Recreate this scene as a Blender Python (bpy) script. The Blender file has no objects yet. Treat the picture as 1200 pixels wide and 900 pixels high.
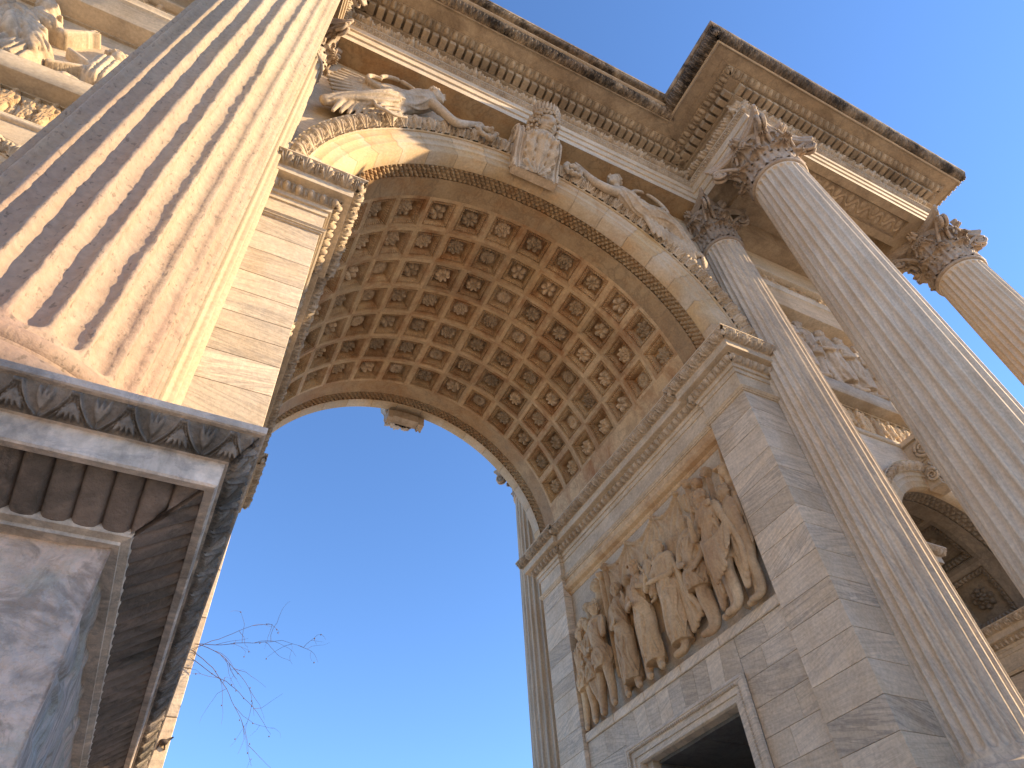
import bpy, math, random
import numpy as np
from mathutils import Matrix, Vector
random.seed(7); RNG = np.random.default_rng(7)
S = bpy.context.scene
COL = S.collection
PI = math.pi
rad = math.radians

# ------------------------------------------------------------------ camera
cam_d = bpy.data.cameras.new("camera"); cam = bpy.data.objects.new("camera", cam_d); COL.objects.link(cam)
S.camera = cam
CAM = Vector((-3.805, -5.0496, 1.6496))
def cam_axes(yaw, pit, rol):
    y, p, r = map(rad, (yaw, pit, rol))
    fwd = Vector((math.sin(-y)*math.cos(p), math.cos(y)*math.cos(p), math.sin(p)))
    right = Vector((math.cos(y), math.sin(y), 0)); up = right.cross(fwd)
    return right*math.cos(r)+up*math.sin(r), -right*math.sin(r)+up*math.cos(r), fwd
cr, cu, cf = cam_axes(-30.0164, 47.3235, -5.1854)
cam.matrix_world = Matrix(((cr.x, cu.x, -cf.x, CAM.x), (cr.y, cu.y, -cf.y, CAM.y), (cr.z, cu.z, -cf.z, CAM.z), (0, 0, 0, 1)))
cam_d.sensor_width = 36; cam_d.lens = 36*785/1200; cam_d.clip_start = 0.05; cam_d.clip_end = 5000

# ------------------------------------------------------------------ light
SUN_AZ, SUN_EL = -23.0, 24.0        # azimuth measured from +X towards +Y, degrees
w = bpy.data.worlds.new("World"); S.world = w; w.use_nodes = True
nt = w.node_tree; bg = nt.nodes['Background']
sky = nt.nodes.new('ShaderNodeTexSky'); sky.sky_type = 'NISHITA'; sky.sun_disc = False
sky.sun_elevation = rad(SUN_EL); sky.sun_rotation = rad(90-SUN_AZ)
sky.air_density = 0.85; sky.dust_density = 0.0; sky.ozone_density = 6.0
nt.links.new(sky.outputs[0], bg.inputs[0]); bg.inputs[1].default_value = 0.12
sd = bpy.data.lights.new("sun", 'SUN'); sd.energy = 3.8; sd.angle = rad(0.53); sd.color = (1.0, 0.735, 0.43)
sun = bpy.data.objects.new("sun", sd); COL.objects.link(sun)
sv = Vector((math.cos(rad(SUN_AZ))*math.cos(rad(SUN_EL)), math.sin(rad(SUN_AZ))*math.cos(rad(SUN_EL)), math.sin(rad(SUN_EL))))
sun.rotation_euler = (-sv).to_track_quat('-Z', 'Y').to_euler(); sun.location = sv*60
S.view_settings.view_transform = 'Standard'; S.view_settings.look = 'None'
S.view_settings.exposure = 1.62; S.view_settings.gamma = 1.0
try: S.cycles.max_bounces = 10; S.cycles.diffuse_bounces = 8
except Exception: pass

# ------------------------------------------------------------------ materials
def marble(name, c1, c2, vein=(.2,.2,.2), va=.5, sc=(.7,.7,4.5), stain=None, sa=.0, ssc=1.2, rough=.75, bump=.25,
           bsc=60., rnd=True, tone=.16, pits=.0, big=.7, zfade=None, crust=None, blotch=None):
    m = bpy.data.materials.new(name); m.use_nodes = True; t = m.node_tree; N = t.nodes; L = t.links
    b = N['Principled BSDF']; b.inputs['Roughness'].default_value = rough
    b.inputs['Specular IOR Level'].default_value = .3
    g = N.new('ShaderNodeNewGeometry'); oi = N.new('ShaderNodeObjectInfo')
    vm = N.new('ShaderNodeVectorMath'); vm.operation = 'MULTIPLY_ADD'
    L.new(oi.outputs['Random'], vm.inputs[0]); vm.inputs[1].default_value = (37, 53, 71) if rnd else (0, 0, 0)
    L.new(g.outputs['Position'], vm.inputs[2]); P = vm.outputs[0]
    def mapn(s):
        mp = N.new('ShaderNodeMapping'); mp.inputs['Scale'].default_value = s; L.new(P, mp.inputs[0]); return mp
    def noise(v, s, d=5, dist=0., r=.55):
        n = N.new('ShaderNodeTexNoise'); n.inputs['Scale'].default_value = s; n.inputs['Detail'].default_value = d
        n.inputs['Roughness'].default_value = r; n.inputs['Distortion'].default_value = dist; L.new(v, n.inputs['Vector']); return n
    def ramp(i, pts):
        r = N.new('ShaderNodeValToRGB'); e = r.color_ramp.elements
        while len(e) < len(pts): e.new(.5)
        for q, (p, c) in zip(e, pts): q.position = p; q.color = (c, c, c, 1)
        L.new(i, r.inputs[0]); return r.outputs[0]
    def mix(f, a, bb, mode='MIX'):
        x = N.new('ShaderNodeMix'); x.data_type = 'RGBA'; x.blend_type = mode
        for k, s in ((0, f), (6, a), (7, bb)):
            if hasattr(s, 'is_output'): L.new(s, x.inputs[k])
            elif k == 0: x.inputs[0].default_value = s
            else: x.inputs[k].default_value = (*s, 1)
        return x.outputs[2]
    def mul(i, f):
        q = N.new('ShaderNodeMath'); q.operation = 'MULTIPLY'; L.new(i, q.inputs[0])
        if hasattr(f, 'is_output'): L.new(f, q.inputs[1])
        else: q.inputs[1].default_value = f
        return q.outputs[0]
    base = mix(ramp(noise(P, big, 4, .6).outputs['Fac'], [(.36, 0), (.64, 1)]), c1, c2)
    # rotate the vein direction a little for each piece
    vr = N.new('ShaderNodeVectorRotate'); vr.rotation_type = 'EULER_XYZ'; L.new(P, vr.inputs['Vector'])
    rr = N.new('ShaderNodeVectorMath'); rr.operation = 'MULTIPLY_ADD'; L.new(oi.outputs['Random'], rr.inputs[0])
    rr.inputs[1].default_value = (.7, .5, 0) if rnd else (0, 0, 0); rr.inputs[2].default_value = (-.35, -.25, 0) if rnd else (.12, .08, 0)
    L.new(rr.outputs[0], vr.inputs['Rotation'])
    mp = N.new('ShaderNodeMapping'); mp.inputs['Scale'].default_value = sc; L.new(vr.outputs[0], mp.inputs[0])
    n2 = noise(mp.outputs[0], 1.6, 8, .7, .62)
    va_r = N.new('ShaderNodeMapRange'); va_r.inputs[3].default_value = .4 if rnd else 1; va_r.inputs[4].default_value = 1.0
    wn = N.new('ShaderNodeTexWhiteNoise'); wn.noise_dimensions = '1D'; L.new(oi.outputs['Random'], wn.inputs['W']); L.new(wn.outputs['Value'], va_r.inputs[0])
    v1 = ramp(n2.outputs['Fac'], [(.40, 0), (.485, 1), (.50, .35), (.60, 0)])
    n2b = noise(mp.outputs[0], .8, 6, 1.0, .6)
    v2 = ramp(n2b.outputs['Fac'], [(.47, 0), (.62, .8)])
    base = mix(mul(mul(v2, va*.75), va_r.outputs[0]), base, vein)
    base = mix(mul(mul(v1, va), va_r.outputs[0]), base, tuple(x*.75 for x in vein))
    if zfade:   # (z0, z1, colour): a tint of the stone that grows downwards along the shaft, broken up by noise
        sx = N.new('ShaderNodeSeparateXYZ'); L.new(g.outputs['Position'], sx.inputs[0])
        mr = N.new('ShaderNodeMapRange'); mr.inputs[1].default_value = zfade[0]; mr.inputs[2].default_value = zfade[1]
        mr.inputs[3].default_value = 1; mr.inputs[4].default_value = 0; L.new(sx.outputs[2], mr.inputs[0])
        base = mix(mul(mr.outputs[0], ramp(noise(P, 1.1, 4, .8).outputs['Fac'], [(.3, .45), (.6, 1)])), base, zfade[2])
    if blotch:
        for bi, (bc, ba, bs) in enumerate(blotch):
            base = mix(mul(ramp(noise(mapn((1, 1.3+bi, .8)).outputs[0], bs, 5, 1.2, .65).outputs['Fac'], [(.50, 0), (.60, 1)]), ba), base, bc)
    if stain:
        base = mix(mul(ramp(noise(mapn((1, 1, .45)).outputs[0], ssc, 7, .5, .7).outputs['Fac'], [(.46, 0), (.66, 1)]), sa), base, stain)
    if crust:
        base = mix(mul(ramp(noise(P, crust[1], 8, .3, .72).outputs['Fac'], [(.39, 1), (.56, 0)]), crust[2]), base, crust[0])
    if pits:
        base = mix(mul(ramp(noise(mapn((1, 1, .6)).outputs[0], 38, 3, .2).outputs['Fac'], [(.60, 0), (.68, 1)]), pits), base, (.09, .07, .05))
    # per piece tone
    hs = N.new('ShaderNodeHueSaturation'); L.new(base, hs.inputs['Color'])
    mr = N.new('ShaderNodeMapRange'); mr.inputs[3].default_value = 1-tone; mr.inputs[4].default_value = 1+tone
    L.new(oi.outputs['Random'], mr.inputs[0]); L.new(mr.outputs[0], hs.inputs['Value'])
    fine = ramp(noise(P, 24, 5).outputs['Fac'], [(.25, .80), (.75, 1.12)])
    L.new(mix(1.0, hs.outputs[0], fine, 'MULTIPLY'), b.inputs['Base Color'])
    bp = N.new('ShaderNodeBump'); bp.inputs['Strength'].default_value = bump; bp.inputs['Distance'].default_value = .02
    a = N.new('ShaderNodeMath'); a.operation = 'ADD'
    L.new(noise(P, bsc, 6, 0, .65).outputs['Fac'], a.inputs[0]); L.new(noise(P, bsc*.18, 4).outputs['Fac'], a.inputs[1])
    L.new(a.outputs[0], bp.inputs['Height']); L.new(bp.outputs[0], b.inputs['Normal'])
    return m
BLUE = (.20, .215, .23)
M = {}
M['block']  = marble('marble_blocks', (.68,.575,.44), (.62,.505,.365), (.34,.31,.27), .72, (.5,.5,7), stain=(.42,.29,.15), sa=.35, bump=.22, tone=.14)
M['plain']  = marble('marble_mouldings', (.60,.50,.37), (.53,.43,.30), (.30,.28,.25), .35, (.8,.8,3), stain=(.30,.22,.13), sa=.40, rnd=False, bump=.2)
M['carve']  = marble('marble_carving', (.58,.48,.355), (.50,.395,.275), (.30,.26,.21), .3, (2,2,2), stain=(.22,.15,.08), sa=.55, ssc=2.2, rnd=False, bump=.3, tone=.05)
M['arch']   = marble('marble_archivolt', (.52,.44,.33), (.49,.36,.195), (.40,.31,.20), .35, (1.5,1.5,1.5), stain=(.48,.25,.08), sa=.38, bump=.15, tone=.1)
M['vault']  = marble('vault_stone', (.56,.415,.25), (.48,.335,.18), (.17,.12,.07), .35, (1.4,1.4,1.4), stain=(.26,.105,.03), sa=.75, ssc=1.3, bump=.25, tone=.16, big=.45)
M['rose']   = marble('rosette_stone', (.60,.465,.31), (.48,.36,.225), (.2,.15,.1), .3, (3,3,3), stain=(.14,.09,.05), sa=.5, ssc=2, bump=.25, tone=.28)
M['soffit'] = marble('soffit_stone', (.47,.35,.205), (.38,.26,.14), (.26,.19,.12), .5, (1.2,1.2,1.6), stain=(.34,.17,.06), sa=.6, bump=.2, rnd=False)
M['relief'] = marble('relief_marble', (.64,.475,.285), (.54,.38,.21), (.42,.29,.17), .3, (1.5,1.5,1.5), stain=(.30,.15,.06), sa=.6, ssc=1.0, rnd=False, bump=.25)
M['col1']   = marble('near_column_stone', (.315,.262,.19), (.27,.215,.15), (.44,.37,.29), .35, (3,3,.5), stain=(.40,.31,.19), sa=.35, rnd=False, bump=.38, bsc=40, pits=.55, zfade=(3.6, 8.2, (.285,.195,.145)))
M['col']    = marble('column_stone', (.70,.595,.455), (.63,.51,.37), (.36,.335,.30), .58, (5,5,.30), stain=(.46,.33,.19), sa=.32, rnd=True, bump=.25, pits=.15, tone=.05)
M['crust']  = marble('cornice_crusted_stone', (.44,.355,.25), (.28,.21,.145), (.2,.16,.12), .4, (2,2,2), rnd=False, bump=.4, crust=((.030,.024,.019), 2.2, .92))
M['corn']   = marble('cornice_stone', (.43,.35,.245), (.35,.27,.18), (.25,.2,.15), .35, (1.2,1.2,3), stain=(.13,.09,.055), sa=.55, ssc=1.5, rnd=False, bump=.25)
M['cap']    = marble('capital_stone', (.52,.43,.33), (.42,.325,.235), (.25,.2,.15), .3, (3,3,3), stain=(.15,.10,.065), sa=.55, ssc=2.0, rnd=False, bump=.35)
M['ped']    = marble('pedestal_stone', (.72,.60,.48), (.68,.52,.40), (.25,.25,.26), .4, (3,3,3), stain=(.045,.045,.04), sa=.62, ssc=2.6, rnd=False, bump=.4, bsc=90, crust=((.12,.12,.10), 4.5, .38))
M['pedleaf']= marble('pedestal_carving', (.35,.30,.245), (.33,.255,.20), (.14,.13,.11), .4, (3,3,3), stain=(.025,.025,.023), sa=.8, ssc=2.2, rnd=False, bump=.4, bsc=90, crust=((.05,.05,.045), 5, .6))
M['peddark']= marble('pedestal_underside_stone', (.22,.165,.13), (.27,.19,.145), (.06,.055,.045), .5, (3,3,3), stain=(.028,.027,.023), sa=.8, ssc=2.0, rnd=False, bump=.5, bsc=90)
M['pale']   = marble('pale_column_stone', (.36,.305,.22), (.32,.265,.18), (.40,.34,.26), .25, (4,4,.4), stain=(.46,.33,.18), sa=.3, rnd=False, bump=.2)
M['dado']   = marble('pedestal_dado_stone', (.78,.595,.48), (.72,.53,.42), (.40,.36,.32), .55, (2,2,2), stain=(.30,.25,.20), sa=.5, ssc=3.0, rnd=False, bump=1.0, bsc=45,
                     blotch=[((.46,.47,.46), .7, 2.6), ((.42,.41,.32), .6, 1.9), ((.24,.19,.15), .6, 6.0)])
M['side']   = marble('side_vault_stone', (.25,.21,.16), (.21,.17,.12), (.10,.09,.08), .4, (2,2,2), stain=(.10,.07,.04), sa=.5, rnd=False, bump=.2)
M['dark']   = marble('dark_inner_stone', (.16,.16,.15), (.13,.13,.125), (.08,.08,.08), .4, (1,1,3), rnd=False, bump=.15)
M['ground'] = marble('pale_gravel_paving', (.70,.575,.42), (.62,.505,.36), (.3,.27,.22), .3, (1,1,1), rnd=False, bump=.5, bsc=25)
M['twig']   = marble('dry_twig', (.15,.075,.045), (.10,.06,.04), (.05,.03,.02), .3, (9,9,9), rnd=False, bump=.2)
M['spot']   = marble('dark_spot_mat', (.05,.045,.045), (.07,.05,.04), (.03,.03,.03), .3, (9,9,9), rnd=False, bump=.2)

# ------------------------------------------------------------------ mesh helpers
def mesh(V, F, name='mesh', smooth=False):
    V = np.asarray(V, dtype=np.float32).reshape(-1, 3)
    me = bpy.data.meshes.new(name)
    if isinstance(F, np.ndarray):
        n, k = F.shape
        me.vertices.add(len(V)); me.vertices.foreach_set('co', V.ravel())
        me.loops.add(n*k); me.loops.foreach_set('vertex_index', F.astype(np.int32).ravel())
        me.polygons.add(n); me.polygons.foreach_set('loop_start', np.arange(0, n*k, k, dtype=np.int32))
        me.update(calc_edges=True)
    else:
        me.from_pydata(V.tolist(), [], F)
    if smooth: me.polygons.foreach_set('use_smooth', np.ones(len(me.polygons), dtype=bool))
    me.update(); return me
def add(name, me, mat, parent=None, stuff=False, loc=None, rot=None, label=None):
    if mat is not None and not me.materials: me.materials.append(mat)
    o = bpy.data.objects.new(name, me); COL.objects.link(o)
    if parent is not None: o.parent = parent
    if loc is not None: o.location = loc
    if rot is not None: o.rotation_euler = rot
    if stuff: o['kind'] = 'stuff'
    if label: o['label'] = label
    return o
def thing(name, label, cat, loc=(0,0,0), group=None):
    o = bpy.data.objects.new(name, None); COL.objects.link(o); o.location = loc; o.empty_display_size = .3
    o['label'] = label; o['category'] = cat
    if group: o['group'] = group
    return o
def grid(nu, nv, cu=False, cv=False):
    iu = np.arange(nu if cu else nu-1); iv = np.arange(nv if cv else nv-1)
    a, b = np.meshgrid(iu, iv, indexing='ij'); a2 = (a+1) % nu; b2 = (b+1) % nv
    return np.stack([a*nv+b, a2*nv+b, a2*nv+b2, a*nv+b2], -1).reshape(-1, 4)
class MB:
    def __init__(s): s.V = []; s.F = []; s.n = 0
    def add(s, V, F):
        V = np.asarray(V, float).reshape(-1, 3)
        if isinstance(F, np.ndarray): F = F.tolist()
        s.V.append(V); s.F += [[i+s.n for i in f] for f in F]; s.n += len(V)
    def box(s, x0, x1, y0, y1, z0, z1):
        V = [(x, y, z) for x in (x0, x1) for y in (y0, y1) for z in (z0, z1)]
        s.add(V, [[0,1,3,2],[4,6,7,5],[0,4,5,1],[2,3,7,6],[0,2,6,4],[1,5,7,3]])
    def hexa(s, p8): s.add(p8, [[0,1,2,3],[7,6,5,4],[0,4,5,1],[1,5,6,2],[2,6,7,3],[3,7,4,0]])
    def tube(s, pts, r, n=6, cap=True):
        pts = np.asarray(pts, float); k = len(pts); r = np.broadcast_to(np.asarray(r, float), (k,))
        T = np.gradient(pts, axis=0); T /= np.linalg.norm(T, axis=1)[:, None]+1e-9
        ref = np.array([0, 0, 1.]) if abs(T[0][2]) < .9 else np.array([1., 0, 0])
        U = np.cross(T, ref); U /= np.linalg.norm(U, axis=1)[:, None]+1e-9; W = np.cross(T, U)
        a = np.arange(n)*2*PI/n
        V = pts[:, None]+r[:, None, None]*(np.cos(a)[None, :, None]*U[:, None]+np.sin(a)[None, :, None]*W[:, None])
        F = grid(k, n, cv=True).tolist()
        if cap: F += [list(range(n))[::-1], [(k-1)*n+i for i in range(n)]]
        s.add(V, F)
    def ell(s, c, r, nu=10, nv=7, rz=0.):
        u = np.arange(nu)*2*PI/nu; v = np.linspace(-PI/2, PI/2, nv)
        X = np.cos(v)[None]*np.cos(u)[:, None]*r[0]; Y = np.cos(v)[None]*np.sin(u)[:, None]*r[1]; Z = np.sin(v)[None]*r[2]+0*u[:, None]
        s.add(np.stack([X+c[0], Y+c[1], Z+c[2]], -1), grid(nu, nv, cu=True))
    def me(s, name='mesh', smooth=False):
        return mesh(np.concatenate(s.V), s.F, name, smooth)
def vnoise(x, seed):
    x = np.asarray(x, float); r = np.random.default_rng(seed).uniform(-1, 1, 4096)
    i = np.floor(x).astype(int); f = x-i; f = f*f*(3-2*f)
    return r[i % 4096]*(1-f)+r[(i+1) % 4096]*f
def vnoise2(x, y, seed):
    r = np.random.default_rng(seed).uniform(-1, 1, (128, 128))
    i = np.floor(x).astype(int); j = np.floor(y).astype(int); f = x-i; g = y-j; f = f*f*(3-2*f); g = g*g*(3-2*g)
    a = r[i % 128, j % 128]; b = r[(i+1) % 128, j % 128]; c = r[i % 128, (j+1) % 128]; d = r[(i+1) % 128, (j+1) % 128]
    return (a*(1-f)+b*f)*(1-g)+(c*(1-f)+d*f)*g
def corners(path, scales):
    """offset directions at every path vertex: offset of a profile point = o * dir"""
    P = np.asarray(path, float); d = np.diff(P, axis=0); Ls = np.linalg.norm(d, axis=1); d /= Ls[:, None]
    n = np.stack([d[:, 1], -d[:, 0]], -1); D = []
    for i in range(len(P)):
        if i == 0: D.append(n[0]*scales[0])
        elif i == len(P)-1: D.append(n[-1]*scales[-1])
        else: D.append(np.linalg.solve(np.stack([n[i-1], n[i]]), np.array([scales[i-1], scales[i]])))
    return P, d, n, np.array(D)
def sweep(path, prof, scales=None, segs=None):
    scales = scales or [1]*(len(path)-1)
    P, d, n, D = corners(path, scales); pr = np.asarray(prof, float)
    mb = MB()
    for i in (segs if segs is not None else range(len(P)-1)):        # separate quads per segment keep the mitres crisp
        V = []
        for k in (i, i+1):
            V.append(np.concatenate([P[k][None]+pr[:, :1]*D[k][None], pr[:, 1:2]], 1))
        mb.add(np.stack(V), grid(2, len(pr)))
    return mb
def band(path, pa, pb, period, hf, amp, scales=None, nu=12, nt=8, pieces=False, segs=None, phase=0.):
    """ornament relief on the strip between profile points pa and pb; hf(u01,t01)->height 0..1"""
    scales = scales or [1]*(len(path)-1)
    P, d, n, D = corners(path, scales); out = []; mb = MB()
    t = np.linspace(0, 1, nt)
    o = pa[0]+(pb[0]-pa[0])*t; z = pa[1]+(pb[1]-pa[1])*t
    for i in range(len(P)-1):
        if segs is not None and i not in segs: continue
        A = P[i][None]+o[:, None]*D[i][None]; B = P[i+1][None]+o[:, None]*D[i+1][None]
        a = (A-P[i])@d[i]; b = (B-P[i])@d[i]; L = np.linalg.norm(P[i+1]-P[i])
        per = L/max(1, round(L/period)); k0 = math.floor(min(a)/per); k1 = math.ceil(max(b)/per)
        tz = np.array([(pb[0]-pa[0])*scales[i], pb[1]-pa[1]]); tz /= np.linalg.norm(tz)+1e-9; nn = np.array([-tz[1], tz[0]])
        if nn[0] < 0 and abs(nn[0]) > .25 or (abs(nn[0]) <= .25 and nn[1] > 0): nn = -nn
        for k in range(k0, k1):
            u = np.linspace(k*per, (k+1)*per, nu+1)[:, None]+0*t[None]
            uc = np.clip(u, a[None], b[None])
            ph = uc/per-k+phase
            h = hf(ph % 1.0 if phase else np.clip(ph, 0, 1), t[None]+0*u)*amp; h[:, 0] = 0; h[:, -1] = 0
            off = (P[i]@n[i])*0+o[None]*scales[i]+h*nn[0]
            XY = P[i][None, None]+uc[..., None]*d[i]+off[..., None]*n[i]
            V = np.concatenate([XY, (z[None]+h*nn[1])[..., None]], -1)
            if np.ptp(uc) < .02: continue
            if pieces: out.append(mesh(V, grid(nu+1, nt), 'piece', True))
            else: mb.add(V, grid(nu+1, nt))
    return out if pieces else mb
# relief patterns (u along the moulding, t across it, both 0..1)
def sq(x): return np.sqrt(np.maximum(0, x))
def h_egg(u, t):
    e = sq(1-((u-.5)/.30)**2-((t-.45)/.5)**2)
    rr = np.hypot((u-.5)/.41, (t-.45)/.62); shell = .55*np.exp(-((rr-1.02)/.10)**2)
    dart = .6*np.exp(-((np.minimum(u, 1-u))/.035)**2)
    return np.maximum(np.maximum(e, shell), dart)
def st_(x, w): x = np.clip(x/w, 0, 1); return x*x*(3-2*x)
def h_leaf(u, t):
    x = np.abs(u-.5); q = np.clip(1-t, 0, 1)
    e = .37*np.sin(PI*(.14+.76*q))**.8*(1+.16*np.cos(2*PI*q*4.2))
    a = np.arctan2(x, q+.12)
    leaf = st_(e-x, .07)*(.42+.58*np.abs(np.cos(a*8.5))**.7)*(.45+.40*np.sin(PI*q)+.30*q)*(1-.55*np.exp(-(x/.022)**2))
    w2 = np.minimum(u, 1-u); bud = st_(.105*np.sin(PI*np.clip(.12+.8*(1-q), 0, 1))-w2, .045)*(.75-.4*np.exp(-(w2/.018)**2))
    stem = .65*np.exp(-((x-(.43-.10*np.sin(PI*q)))/.022)**2)
    return np.maximum(np.maximum(leaf, bud), stem)
def h_water(u, t):    # water-leaf pattern of the pedestal: a four-petalled spray under an arch, a tulip between
    x = np.abs(u-.5); h = 0*u
    for o0, k, wd, am in ((.07, .40, .034, .95), (.025, .33, .026, .75)):
        c = o0+k*t**1.7; h = np.maximum(h, am*st_(wd-np.abs(x-c), .020))
    tt = np.clip((t-.30)/.66, 0, 1)
    for c0, wd in ((.055, .060), (.185, .075)):
        c = c0*tt**1.1*(1.15); h = np.maximum(h, st_(wd*np.sin(PI*np.clip(tt, .0, 1))**.8*(tt < 1)-np.abs(x-c), .03)*(.75+.25*tt))
    h = np.maximum(h, .6*st_(.020-np.abs(x), .015)*(t > .06)*(t < .34))
    w2 = np.minimum(u, 1-u); tq = np.clip(1-t/.80, 0, 1)
    for c0, wd in ((0, .055), (.14, .065)):
        h = np.maximum(h, st_(wd*np.sin(PI*np.clip(tq*.9+.08, 0, 1))-np.abs(w2-c0*tq**.9), .028)*(.7+.3*tq))
    return h
def h_tongue(u, t):
    x = np.abs(u-.5); return np.clip((.46-x)/.06, 0, 1)**.6*(.75+.25*np.cos(PI*x))*np.clip((1.04-t)/.08, .3, 1)*np.clip(t/.04, .4, 1)
def h_bead(u, t): return sq(1-((u-.5)/.45)**2)*sq(1-((t-.5)/.5)**2)
def h_arcade(u, t):
    x = np.abs(u-.5); ring = np.exp(-((np.hypot(x/.42, (t-.35)/.62)-.85)/.14)**2); return np.maximum(ring, .7*sq(1-(x/.16)**2-((t-.4)/.35)**2))
def h_scroll(u, t):
    c = .5+.22*np.sin(2*PI*u); stem = np.exp(-((t-c)/.07)**2)
    f = sum(.8*sq(1-(((u-a)*1.0)/.17)**2-((t-b)/.24)**2)*(.6+.4*np.abs(np.cos(5*np.arctan2(t-b, u-a)))) for a, b in ((.25, .32), (.75, .68)))
    return np.maximum(stem, f)

# ------------------------------------------------------------------ relief sculpture (height fields closed onto their slab)
class HF:
    def __init__(s, x0, x1, z0, z1, dx, seed=0):
        s.x = np.arange(x0, x1+dx, dx); s.z = np.arange(z0, z1+dx, dx)
        s.X, s.Z = np.meshgrid(s.x, s.z, indexing='ij'); s.h = np.zeros_like(s.X); s.seed = seed; s.dx = dx
        s.n1 = vnoise2(s.X*6, s.Z*6, seed+11); s.n2 = vnoise2(s.X*17, s.Z*17, seed+12)
    def seg(s, a, b):
        ax, az = a; bx, bz = b; dx, dz = bx-ax, bz-az; L2 = dx*dx+dz*dz+1e-9; L = math.sqrt(L2)
        tt = ((s.X-ax)*dx+(s.Z-az)*dz)/L2; t = np.clip(tt, 0, 1)
        d = np.hypot(s.X-ax-t*dx, s.Z-az-t*dz); sd = ((s.X-ax)*(-dz)+(s.Z-az)*dx)/L
        return t, d, sd, L
    def put(s, h, mask, q=None, gw=0.):
        if q is not None: s.h = np.where((q >= 1) & (s.h > 0), np.minimum(s.h, s.h-.9*gw*np.clip(1-(q-1)/.30, 0, 1)), s.h)
        s.h = np.where(mask, np.maximum(s.h, h), s.h)
    def cap(s, a, ra, b, rb, base=0., flat=1., folds=0, famp=0., cross=0, wob=.5, ragged=0.):
        t, d, sd, L = s.seg(a, b); r = ra+(rb-ra)*t
        if ragged: r = r*(1+ragged*s.n2)
        q = d/r; m = q < 1
        h = base+sq(1-q*q)*r*flat
        if folds:
            ph = s.seed*1.7
            g = np.sin((sd/r)*folds*1.15+wob*2.2*np.sin(t*L*5+ph)+s.n1*1.1+ph)
            g = 2.1*np.abs(g)**.75-1.25; h = h+1.25*famp*g*np.clip((1-q)*4, 0, 1)*(.55+.45*t)
        if cross:
            g = np.sin(t*cross*PI*2-3.0*(sd/r)**2+s.n1*.8); h = h+famp*g*np.clip((1-q)*4, 0, 1)
        s.put(h, m, q, min(.045, .30*max(ra, rb)))
    def head(s, c, r, base=0., face=1, hair=.0, crest=False, beard=False, flat=1.0):
        """face: -1 looks to -x, +1 to +x, 0 frontal"""
        x = (s.X-c[0])/r; z = (s.Z-c[1])/r
        q = np.hypot(x/.80, z/1.05); m = q < 1; h = base+sq(1-q*q)*r*.95*flat
        f = face*.55
        if face == 0 or True:
            h = h+r*.24*np.exp(-((x-f)/.11)**2-((z+.02)/.24)**2)*m                      # nose
            for e in (-.3, .3): h = h-r*.13*np.exp(-((x-f*.8-e*(1-.35*abs(face)))/.14)**2-((z-.17)/.12)**2)*m
            h = h-r*.10*np.exp(-((x-f*.85)/.22)**2-((z+.40)/.06)**2)*m
            h = h+r*.09*np.exp(-((x-f*.85)/.2)**2-((z+.50)/.08)**2)*m
        s.put(h, m)
        if face: 
            s.cap((c[0]+face*r*.70, c[1]+r*.16), r*.09, (c[0]+face*r*.98, c[1]-r*.14), r*.13, base+r*.12); s.cap((c[0]+face*r*.45, c[1]-r*.72), r*.26, (c[0]+face*r*.62, c[1]-r*.80), r*.2, base+r*.1)
        # hair cap with curls
        hx = x+face*.22; q2 = np.hypot(hx/.92, (z-.22)/.98); hm = (q2 < 1) & ((z-.30+.5*face*(-hx)+.55*(1-abs(face))*0) > -.05-(.55 if hair else 0)*(face*-hx > .15))
        if face == 0: hm = (q2 < 1) & (z > .38-.0) | ((q2 < 1) & (np.abs(x) > .62))
        hh = base+sq(1-q2*q2)*r*.96*flat+r*.02+r*.12*np.sin(x*13+4*s.n1)*np.sin(z*12+3*s.n2)
        s.put(hh, hm)
        if crest:
            for k in range(7):
                a = PI*(.08+.84*k/6); s.cap((c[0]-face*r*.15+math.cos(a)*r*1.0, c[1]+r*.2+math.sin(a)*r*1.0), r*.24, (c[0]-face*r*.15+math.cos(a)*r*1.22, c[1]+r*.2+math.sin(a)*r*1.22), r*.17, base+r*.35)
        if beard: s.cap((c[0]+face*r*.45, c[1]-r*.7), r*.3, (c[0]+face*r*.5, c[1]-r*1.1), r*.15, base+r*.2, folds=3, famp=r*.06)
    def arm(s, sh, el, ha, r, base, sleeve=0.):
        if sleeve: s.cap(sh, r*1.45, (sh[0]+(el[0]-sh[0])*sleeve, sh[1]+(el[1]-sh[1])*sleeve), r*1.5, base, folds=3, famp=r*.25)
        s.cap(sh, r*1.1, el, r*.85, base); s.cap(el, r*.86, ha, r*.58, base+r*.1)
        dx, dz = ha[0]-el[0], ha[1]-el[1]; L = math.hypot(dx, dz)+1e-9; dx /= L; dz /= L
        s.cap(ha, r*.62, (ha[0]+dx*r*1.1, ha[1]+dz*r*1.1), r*.5, base+r*.15, .8)
        for k in (-1.2, -.4, .4, 1.1):       # fingers and thumb
            o = (ha[0]+dx*r*1.2-dz*r*.4*k, ha[1]+dz*r*1.2+dx*r*.4*k)
            s.cap(o, r*.2, (o[0]+dx*r*(1.2-.2*abs(k))-dz*r*.12*k, o[1]+dz*r*(1.2-.2*abs(k))+dx*r*.12*k), r*.16, base+r*.3)
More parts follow.
